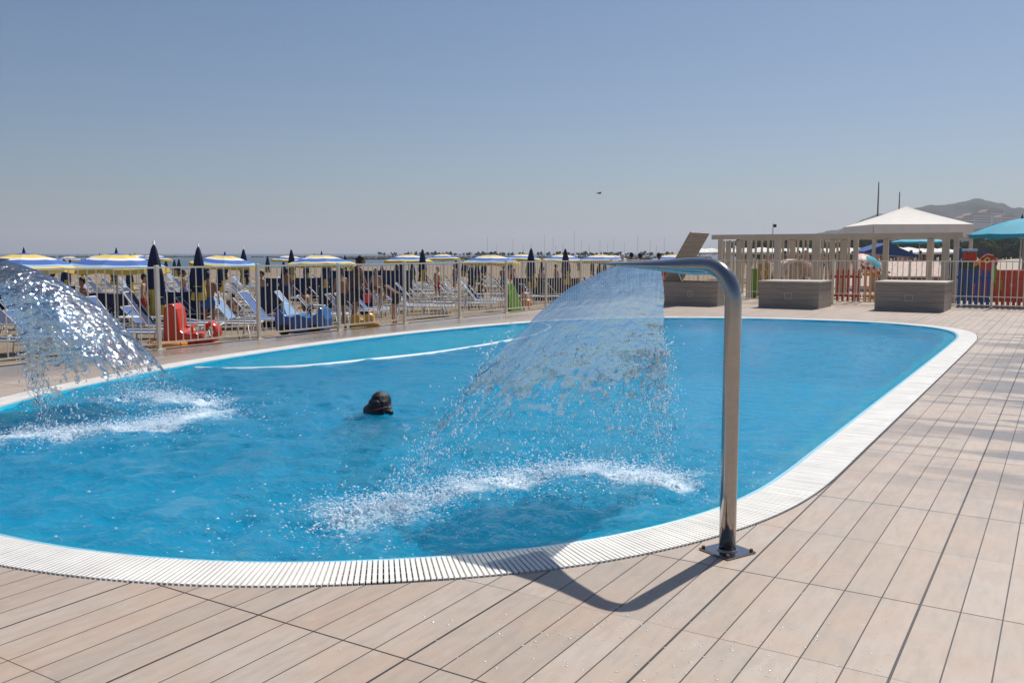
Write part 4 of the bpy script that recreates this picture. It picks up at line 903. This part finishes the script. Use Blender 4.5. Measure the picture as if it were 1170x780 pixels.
b = MB(); b.tube([(x, s, .02+.10*abs(x)**2) for x in np.linspace(-.5, .5, 11) for s in (-.17,)], .025, 6); b.tube([(x, .17, .02+.10*abs(x)**2) for x in np.linspace(-.5, .5, 11)], .025, 6); b.build('rocker', M['red'], g, True)
# blue plastic ride-on
p = at_x(346, FX-.8); p.z = sand_z(p.x, p.y)
g = empty('ride_on_car', 'blue plastic ride-on car behind the railing', 'toy', p, TH-.1)
prof = [(-.48, .10), (-.40, .04), (.42, .04), (.50, .12), (.52, .32), (.46, .52), (.40, .56), (.33, .42), (.20, .34), (.08, .38), (-.04, .42), (-.14, .36), (-.28, .38), (-.38, .50), (-.46, .50), (-.50, .34)]
b = MB(); b.prism(prof, .50); b.build('car_body', M['bplast'], g, bevel=.03)
for x in (-.30, .30):
    for s in (-1, 1):
        b = MB(); b.tube([(x, s*.22, .11), (x, s*.29, .11)], .11, 16); b.build('wheel', M['rubber'], g)
b = MB(); b.tube([(.13+.09*math.cos(a)*.5, .13*math.sin(a), .50+.09*math.cos(a)) for a in np.linspace(0, 6.283, 17)], .014, 6); b.tube([(.16, 0, .34), (.13, 0, .5)], .015, 6); b.build('steering_wheel', M['rubber'], g, True)
b = MB(); b.prism([(-.34, .30), (-.05, .30), (-.05, .34), (-.26, .36), (-.34, .62), (-.40, .60)], .36); b.build('seat', M['lblue'], g, bevel=.015)
# yellow ride-on
p = at_x(416, FX-.35); p.z = sand_z(p.x, p.y)
g = empty('yellow_rider', 'yellow plastic rocking seat at the woman\'s feet', 'toy', p, TH)
prof = [(-.26, .02), (.20, .02), (.30, .06), (.30, .12), (.20, .13), (.19, .30), (.12, .34), (.04, .30), (0, .20), (-.05, .20), (-.09, .31), (-.18, .33), (-.25, .27)]
b = MB(); b.prism(prof, .30); b.build('rocker_body', M['yplast'], g, bevel=.025)
b = MB(); b.tube([(.12, -.19, .36), (.12, .19, .36)], .015, 6); b.build('handle', M['orange'], g, True)
p = at_x(419, FX-.42); 
g = empty('beach_bucket', 'pink beach bucket hanging from the woman\'s hand above the yellow toy', 'bucket', (p.x, p.y, .47), 0)
b = MB(); b.lathe([(.001, 0), (.07, 0), (.09, .17), (.096, .17), (.096, .182), (.084, .182), (.065, .012), (.001, .012)], 18); b.build('pail', M['pink'], g, True)
b = MB(); b.tube([(.09*math.cos(a), 0, .17+.12*math.sin(a)) for a in np.linspace(0, math.pi, 12)], .005, 5); b.build('handle', M['white'], g, True)
# green mat leaning by the railing
p = at_x(586, FX-.35); p.z = -.06
g = empty('green_mat', 'bright green folded foam mat leaning upright behind the railing', 'mat', p, math.pi/2-.15)
b = MB(); n = 12; pts = [(-.25+.5*i/n, .0) for i in range(n+1)]
b.prism([(-.24, 0), (.24, 0), (.27, .25), (.23, .62), (.10, .80), (-.05, .76), (-.20, .64), (-.26, .3)], .05, M=Matrix.Rotation(-.15, 4, 'X')); b.build('mat_panel', M['green'], g, bevel=.02)
b = MB(); b.prism([(-.20, 0), (.26, 0), (.24, .25), (.20, .50), (.05, .66), (-.16, .50)], .05, M=Matrix.Translation((0.03, -.07, 0)) @ Matrix.Rotation(-.22, 4, 'X')); b.build('mat_panel', M['green'], g, bevel=.02)
# inflatable ring lying on the near sunbed, bags, towels
def ringfloat(label, loc, m):
    g = empty('swim_ring', label, 'swim ring', loc, 0); b = MB(); b.tube([(.26*math.cos(a), .26*math.sin(a), .07) for a in np.linspace(0, 6.2832, 25)], .075, 10, caps=False); b.build('ring', m, g, True); return g
q = at(190, 15.0); ringfloat('orange and yellow swim ring on the sand beside the nearest closed parasol', (q.x, q.y, sand_z(q.x, q.y)+.02), M['orange'])

# ------------------------------------------------------------------ pergola
Pz = 2.08
def pergola():
    x0 = at_y(812, 29.6).x; x1 = at_y(1097, 29.6).x; g = empty('pergola', 'long cream painted pergola behind the storage boxes', 'pergola', ((x0+x1)/2, 31.0, 0), 0); cx = (x0+x1)/2
    for y in (29.6, 32.6):
        b = MB(); b.box((0, y-31., Pz-.05), (x1-x0, .10, .16), bev=.006); b.build('beam', M['pergola'], g)
    for px in (822, 855, 887, 932, 976, 1078, 1090):
        b = MB(); x = at_y(px, 29.66).x-cx; w = .2 if px in (887, 932, 1078) else .14; b.box((x, 29.66-31, Pz/2-.0655), (w, .14, Pz-.134)); b.build('post', M['pergola'], g)
    for px in (831, 843, 904, 949, 963, 1010, 1060):
        b = MB(); x = at_y(px, 32.55).x-cx; b.box((x, 32.55-31, Pz/2-.0655), (.17, .14, Pz-.134)); b.build('post', M['pergola'], g)
    for px in (826, 837, 848, 862, 869, 876, 893, 899, 910, 916, 921, 927, 938, 943, 955, 959, 968):
        b = MB(); x = at_y(px, 32.7).x-cx; b.box((x, 32.7-31, Pz/2-.0655), (.07, .05, Pz-.134)); b.build('slat', M['pergola'], g)
    for i in range(13):
        b = MB(); x = (x0-cx)+.2+(x1-x0-.4)*i/12; b.box((x, 0, Pz-.02), (.06, 2.88, .09)); b.build('rafter', M['pergola'], g)
    return g
pergola()
# gazebo
def gazebo(label, loc, rz, w, eave, apex, val):
    g = empty('gazebo', label, 'gazebo', loc, rz); h = w/2; b = MB(); n = 8
    vs = []
    for i in range(n+1):
        t = i/n; z = apex-(apex-eave)*(t**.9); k = h*t
        for c in range(4):
            for j in range(6):
                u = -1+2*j/6; x, y = [(u, -1), (1, u), (-u, 1), (-1, -u)][c]; sag = .03*math.sin(math.pi*(u+1)/2)*math.sin(math.pi*t)
                vs.append((x*k, y*k, z-sag))
    b.add(vs, [(i*24+k, i*24+24+k, i*24+24+(k+1) % 24, i*24+(k+1) % 24) for i in range(n) for k in range(24)]); b.build('roof', M['canvas'], g, False)
    b = MB(); 
    for c in range(4):
        m = Matrix.Rotation(c*math.pi/2, 4, 'Z'); vv = []
        for j in range(17): u = -h+w*j/16; vv += [m @ Vector((u, -h-.004, eave)), m @ Vector((u, -h-.012-.012*math.sin(j*1.7), eave-val))]
        b.add(vv, [(2*j, 2*j+1, 2*j+3, 2*j+2) for j in range(16)])
    b.build('valance', M['canvas'], g)
    for sx in (-1, 1):
        for sy in (-1, 1): b = MB(); b.box((sx*(h-.06), sy*(h-.06), (eave-.06)/2), (.12, .12, eave-.06)); b.build('post', M['pergola'], g)
    b = MB()
    for s in (-1, 1): b.bar((-h, s*(h-.06), eave-.12), (h, s*(h-.06), eave-.12), .06, .1); b.bar((s*(h-.06), -h, eave-.12), (s*(h-.06), h, eave-.12), .06, .1)
    b.build('frame', M['pergola'], g)
gp = at(1031, 39); gazebo('cream canvas pyramid gazebo behind the pergola', (gp.x, gp.y, -.05), TH-.06, 4.0, 2.72, 3.55, .40)

# right-hand parasols
p = at(1163, 26.5); p.z = -.05
open_parasol('large turquoise scalloped parasol at the right picture edge', p, .2, 1.38, 2.10, .46, [M['turq'], M['teal']], [0]*7, .12, None, n=8, tipm=M['navy'])
q = at(1048, 46); q.z = -.05; open_parasol('turquoise parasol seen under the gazebo roof', q, .2, 1.35, 2.12, .25, [M['turq'], M['teal']], [0]*7, .1, None, n=8)
wp = None
for i, px in enumerate(np.linspace(800, 1072, 24)):
    p = at(px+random.uniform(-3, 3), 62+random.uniform(0, 22)); p.z = -.05
    lb = 'small far white parasol in the pale row behind the pergola'
    if wp is None: wp = open_parasol(lb, p, .3, 1.3, 1.60, .36, [M['whitef'] if 'whitef' in M else M['white'], M['white']], [1]*7, .14, 'far white parasols in a row')
    else: dup(wp, p, random.uniform(0, 1), lb)

# ------------------------------------------------------------------ playground behind the far railing
def picket(label, p0, p1, n, h, m, z0=-.05):
    d = (p1-p0); L = d.length; g = empty('picket_fence', label, 'fence', (p0.x, p0.y, z0), math.atan2(d.y, d.x), 'coloured picket fences of the playground')
    for k in range(n):
        x = L*(k+.5)/n; b = MB(); w = L/n*.55; b.prism([(x-w/2, .06), (x+w/2, .06), (x+w/2, h-.07), (x, h), (x-w/2, h-.07)], .022); b.build('picket', m, g)
    
    for z in (.25, h-.25): b = MB(); b.box((L/2, .03, z), (L, .03, .07)); b.build('rail', m, g)
picket('blue picket fence behind the far railing, right of the last box', at_y(1092, 28.1), at_y(1132, 28.0), 6, 1.12, M['bluep'])
picket('red picket fence behind the far railing at the right picture edge', at_y(1136, 28.0), at_y(1215, 27.9), 12, 1.10, M['redp'])
picket('red picket fence seen between the middle and the right box', at_y(948, 28.6), at_y(984, 28.7), 6, 1.08, M['redp'])
picket('orange picket fence left of the tiled playhouse', at_y(985, 28.75), at_y(1003, 28.8), 3, 1.15, M['orange'])
# playhouse
pc = at(1037, 31.3); g = empty('playhouse', 'brown playhouse with pinkish shingled gable roof and arched window', 'playhouse', (pc.x, pc.y, -.05), TH-.08)
w = 1.95; b = MB(); b.box((0, 0, .42), (w-.25, 1.2, .84)); b.build('wall', M['playw'], g)
b = MB()
for s in (-1, 1):
    for r_ in range(6):
        t0, t1 = r_/6, (r_+1)/6; y0, z0, y1, z1 = -.98*(1-t0), .76+.48*t0, -.98*(1-t1), .76+.48*t1
        for k in range(9):
            xa = -w/2+w*(k+(.5 if r_ % 2 else 0))/9; xb = min(xa+w/9-.007, w/2)
            if xb-xa < .02: continue
            b.add([(xa, s*(y0-.02), z0+.01), (xb, s*(y0-.02), z0+.01), (xb, s*y1, z1+.02), (xa, s*y1, z1+.02), (xa, s*(y0-.02), z0-.045), (xb, s*(y0-.02), z0-.045), (xb, s*y1, z1-.01), (xa, s*y1, z1-.01)], [(0, 1, 2, 3), (4, 7, 6, 5), (0, 4, 5, 1), (1, 5, 6, 2), (3, 2, 6, 7), (0, 3, 7, 4)])
b.build('roof', M['shingle'], g)
b = MB(); b.prism([(-.97, .70), (.97, .70), (0, 1.18)], w-.03, M=Matrix.Rotation(math.pi/2, 4, 'Z')); b.build('roof_underlay', M['playw'], g)
b = MB(); n = 10; vs = [(.30*math.cos(math.pi*k/n), -.612, .50+.28*math.sin(math.pi*k/n)) for k in range(n+1)]+[(-.30, -.612, .2), (.30, -.612, .2)]; b.add(vs, [tuple(range(n+3))]); b.build('window', M['glass'], g)
b = MB(); b.tube([(.32*math.cos(math.pi*k/n), -.63, .50+.30*math.sin(math.pi*k/n)) for k in range(n+1)], .025, 6); b.tube([(.32, -.63, .5), (.32, -.63, .18), (-.32, -.63, .18), (-.32, -.63, .5)], .025, 6); b.build('window_frame', M['wicker'], g)
b = MB(); b.tube([(-w/2+.02, -.83, .70), (w/2-.02, -.83, .70)], .03, 6); b.build('eave_board', M['playw'], g)
# arched shelter
pc = at(905, 31.0); g = empty('arched_shelter', 'small arched play shelter with pale roof behind the middle box', 'playhouse', (pc.x, pc.y, -.05), TH+.1)
b = MB(); n = 16; ro, ri = .60, .50; vs = []
for y in (-.45, .45):
    for k in range(n+1):
        a = math.pi*k/n; vs += [(ro*math.cos(a), y, .72+.62*math.sin(a)), (ri*math.cos(a), y, .72+.54*math.sin(a))]
m_ = 2*(n+1); fs = []
for k in range(n):
    i = 2*k; fs += [(i, i+1, i+3, i+2), (m_+i, m_+i+2, m_+i+3, m_+i+1), (i, i+2, m_+i+2, m_+i), (i+1, m_+i+1, m_+i+3, i+3)]
b.add(vs, fs); b.build('arch_roof', M['shingle'], g, True)
for s in (-1, 1):
    for y in (-.40, .40): b = MB(); b.box((s*.55, y, .36), (.09, .09, .73)); b.build('post', M['playw'], g)
b = MB()
for k in range(6): b.box((-.45+.18*k, .42, .62), (.035, .03, 1.1))
b.box((0, .40, .35), (1.1, .04, .05)); b.build('back_bars', M['pergola'], g)
b = MB(); b.box((0, 0, .38), (1.0, .5, .05)); b.build('bench', M['playw'], g)
# slide / small yellow-green play panel
pc = at(872, 31.5); g = empty('play_board', 'yellow and green play panel behind the railing left of the arched shelter', 'play panel', (pc.x, pc.y, -.05), TH)
b = MB(); b.box((0, 0, .62), (.42, .06, 1.2), bev=.02); b.build('panel', M['wicker'], g); b = MB(); b.tube([(.11*math.cos(a), -.045, .85+.15*math.sin(a)) for a in np.linspace(0, 6.2832, 17)], .03, 6); b.build('ring', M['yellow'], g, True)
b = MB(); b.box((-.34, .02, .5), (.22, .05, 1.0), bev=.02); b.build('side_panel', M['green'], g)
# tilted striped children's parasol
pc = at(993, 31.0); g = empty('striped_parasol', 'tilted red and white striped children\'s parasol with teal underside', 'parasol', (pc.x, pc.y, -.05), TH)
Mt = Matrix.Translation((0, 0, 1.12)) @ Matrix.Rotation(R(38), 4, 'X') @ Matrix.Rotation(R(22), 4, 'Y'); b = MB(); seg = 32; rr = [.0, .15, .3, .42, .52, .58]; vs = []
for q_ in rr:
    for k in range(seg): a = 6.2832*k/seg; vs.append(Mt @ Vector((q_*math.cos(a), q_*math.sin(a), .24*(1-(q_/.6)**2))))
b.v = [tuple(v) for v in vs]
for i in range(5):
    for k in range(seg): b.f.append((i*seg+k, i*seg+seg+k, i*seg+seg+(k+1) % seg, i*seg+(k+1) % seg)); b.m.append((0 if ((k+i*2)//2) % 2 else 1) if i > 1 else 2)
b.build('canopy', [M['redp'], M['white'], M['teal']], g); b = MB(); b.tube([(0, 0, 0), (0, 0, 1.3)], .016, 6); b.build('pole', M['alu'], g)
# blue bench canopy behind
pc = at(1000, 42); g = empty('blue_awning', 'dark blue sloping awning behind the striped children\'s parasol', 'awning', (pc.x, pc.y, -.05), TH)
b = MB(); b.prism([(-.9, 1.55), (1.6, 1.35), (1.6, 1.42), (.2, 2.0), (-.9, 1.62)], 1.6); b.build('cover', M['bluep'], g)
for x in (-.8, 1.5):
    b = MB(); b.box((x, -.7, .7), (.05, .05, 1.36)); b.box((x, .7, .7), (.05, .05, 1.36)); b.build('post', M['alu'], g)
# bird-shaped spring rider
pc = at(1124, 29.0); g = empty('parrot_figure', 'red bird-shaped play figure with yellow beak above the blue picket fence', 'play figure', (pc.x, pc.y, -.05), TH)
b = MB(); b.prism([(-.42, .30), (-.10, .12), (.22, .16), (.34, .55), (.32, 1.0), (.38, 1.26), (.24, 1.48), (.02, 1.52), (-.14, 1.40), (-.20, 1.22), (-.12, 1.05), (-.16, .7), (-.34, .5)], .14); b.build('body_panel', M['redp'], g, bevel=.03)
b = MB(); b.prism([(-.18, 1.36), (-.34, 1.28), (-.38, 1.12), (-.30, 1.14), (-.17, 1.22)], .12); b.build('beak', M['orange'], g, bevel=.02)
b = MB(); b.ell((.0, -.08, 1.32), (.10, .02, .10), 14); b.build('eye_patch', M['yellow'], g, True); b = MB(); b.ell((.0, -.10, 1.32), (.04, .02, .04), 10); b.build('pupil', M['rubber'], g, True)
b = MB(); b.prism([(.25, 1.20), (.52, .70), (.62, .30), (.34, .45), (.18, .75)], .22); b.build('wing', M['green'], g, bevel=.02)
b = MB(); b.tube([(.10*math.cos(a), .10*math.sin(a), .0+a*.006) for a in np.linspace(0, 25, 90)], .012, 5); b.build('spring', M['rubber'], g, True)
# teal play tower with red top
pc = at(1102, 31); g = empty('play_tower', 'dark green play tower with red and blue top behind the last box', 'play tower', (pc.x, pc.y, -.05), TH)
b = MB(); b.box((0, 0, .62), (.9, .8, 1.24), bev=.03); b.build('base', mat('dark_green_plastic', (.02, .10, .08), .4), g); b = MB(); b.box((0, -.2, 1.42), (.34, .34, .34), bev=.03); b.build('red_block', M['redp'], g); b = MB(); b.box((0, -.2, 1.64), (.38, .38, .09), bev=.02); b.build('cap', M['lblue'], g)
b = MB()
for s in (-1, 1): b.box((s*.44, -.41, .85), (.07, .06, 1.7))
b.build('post', M['bluep'], g)
pc = at(1160, 29.5); g = empty('play_board', 'red play panel with coloured dots behind the red picket fence', 'play panel', (pc.x, pc.y, -.05), TH)
b = MB(); b.box((0, 0, .5), (1.5, .08, 1.0), bev=.02); b.build('panel', M['redp'], g)
for k, (x, z, m_) in enumerate([(-.5, .7, 'yellow'), (-.2, .5, 'lblue'), (.1, .72, 'white'), (.4, .5, 'green')]): b = MB(); b.ell((x, -.05, z), (.07, .02, .07), 10); b.build('dot', M[m_], g, True)
pc = at(758, 30.2); g = empty('play_post', 'orange and red padded post behind the railing beside the open box', 'post', (pc.x, pc.y, -.05), 0)
b = MB(); b.lathe([(.001, 1.0), (.10, 1.0), (.12, .95), (.12, 0)], 14); b.build('padding', M['redp'], g, True); b = MB(); b.lathe([(.125, .78), (.13, .7), (.125, .62)], 14); b.build('band', M['orange'], g, True)

# ------------------------------------------------------------------ poles, flag, bird, boats
for px, top, D, lb in ((999, 209, 80, 'tall thin mast left of the gazebo peak'), (1023, 220, 90, 'shorter thin mast just left of the gazebo peak'), (1167, 200, 60, 'tall thin mast at the right picture edge')):
    p = at(px, D); p.z = -.05; b = MB(); h = CH+(289-top)*D/F; o = MB().tube([(0, 0, 0), (0, 0, h*.6), (0, 0, h)], [.09, .075, .05], 8).build('mast', M['mast'], None, True, p); tag(o, lb, 'mast', 'thin masts above the gazebo')
p = at_y(881, 33.4); p.z = -.05; g = empty('flagpole', 'thin pole with small dark flag above the pergola beam', 'flagpole', p, TH)
b = MB(); b.tube([(0, 0, 0), (0, 0, 2.62)], .018, 6); b.build('pole', M['pole'], g); b = MB(); vv = []
for j in range(7): vv += [(.01+j*.02, .012*math.sin(j*1.2), 2.60), (.01+j*.02, .012*math.sin(j*1.2+.4), 2.49)]
b.add(vv, [(2*j, 2*j+1, 2*j+3, 2*j+2) for j in range(6)]); b.build('flag', M['navy'], g)
p = at(683.5, 70); b = MB(); z = CH+(289-222)*70/F; b.ell((0, 0, 0), (.20, .055, .05), 8); b.add([(-.06, 0, .02), (.08, 0, .02), (.06, .38, .07), (-.08, .40, .06), (-.04, .20, .09)], [(0, 1, 2, 4), (4, 2, 3)]); b.add([(-.06, 0, .02), (.08, 0, .02), (.06, -.38, .07), (-.08, -.40, .06), (-.04, -.20, .09)], [(4, 2, 1, 0), (3, 2, 4)]); b.add([(-.18, 0, 0), (-.30, .05, .0), (-.30, -.05, 0)], [(0, 1, 2)])
o = b.build('seagull', M['bird'], None, False, (p.x, p.y, z), TH+.3); tag(o, 'tiny dark gull gliding alone in the sky above the railing', 'bird')
sb = None
def sailboat(loc, rz, h):
    g = empty('sailboat', 'tiny moored sailboat with bare mast in the far marina', 'boat', loc, rz, 'moored sailboats in the marina'); b = MB(); n = 10; vs = []
    for i in range(n+1):
        t = i/n; wd = 1.5*math.sin(math.pi*min(t*.85+.12, 1))**.7*(1-t**4); x = -5+10*t; vs += [(x, -wd, 1.2+.3*t), (x, -wd*.6, .1), (x, 0, -.2), (x, wd*.6, .1), (x, wd, 1.2+.3*t)]
    b.add(vs, [(i*5+k, i*5+5+k, i*5+6+k, i*5+k+1) for i in range(n) for k in range(4)]+[(i*5+4, i*5+9, i*5+5, i*5) for i in range(n)]); b.build('hull', M['boat'], g, True)
    b = MB(); b.box((-.6, 0, 1.6), (3.4, 1.6, .55), bev=.1); b.build('cabin', M['boat'], g); b = MB(); b.tube([(.6, 0, 1.2), (.6, 0, h)], .075, 5); b.bar((.6, 0, 2.4), (-3.6, 0, 2.5), .14, .2); b.build('mast', M['mast'], g); return g
ms = [(556, 11), (567, 9), (585, 12), (607, 10), (621, 15), (631, 13), (642, 10), (655, 17), (663, 12), (672, 9), (684, 11), (700, 13), (712, 10), (727, 14), (741, 12), (748, 8), (757, 13), (634, 8), (597, 8), (693, 9)]
for i, (px, h) in enumerate(ms):
    p = at(px, 560+(i*37 % 60), -2.0)
    if sb is None: sb = sailboat(p, TH+.3, 13.5)
    else: c = dup(sb, p, TH+random.uniform(-1, 1), 'tiny moored sailboat with bare mast in the far marina'); c.scale = (1, 1, h/13.)
b = MB()
for i in range(520):
    px = random.uniform(360, 812); p = at(px, 480+random.uniform(-6, 10)); r_ = random.uniform(.8, 2.0); s0 = len(b.v); b.ell((p.x, p.y, -2+random.uniform(0, 1.2)), (r_, r_*.8, r_*.6), 6)
o = b.build('breakwater', M['rock']); tag(o, 'dark rock breakwater before the distant marina', 'breakwater')
for i, px in enumerate((60, 205, 330, 440)):
    b = MB(); 
    for k in range(60): p = at(px+random.uniform(-42, 42), 700); r_ = random.uniform(1, 2.2); b.ell((p.x, p.y, -2+random.uniform(0, .5)), (r_*1.4, r_, r_*.6), 6)
    o = b.build('breakwater', M['rock']); tag(o, ['low offshore rock bar behind the leftmost parasol', 'low offshore rock bar between the first two closed parasols', 'low offshore rock bar beside the parasol behind the woman', 'low offshore rock bar right of the standing woman'][i], 'breakwater', 'offshore rock bars')
# loose splash drops on the near deck
C, S = [], []
rs = np.random.default_rng(5)
for _ in range(420):
    c = rs.choice(3); q = [(-.9, 3.0), (-1.6, 2.9), (-1.2, 3.3)][c]; x, y = q[0]+rs.normal(0, .35), q[1]+rs.normal(0, .3); r_ = .002+.004*rs.random()**2; C.append((x, y, .0005)); S.append((r_*rs.uniform(1, 2), r_, .0012))
o = drops('splash_drops', np.array(C), np.array(S), M['drop'], None); o['label'] = 'small splash drops scattered on the deck near the steel pipe'
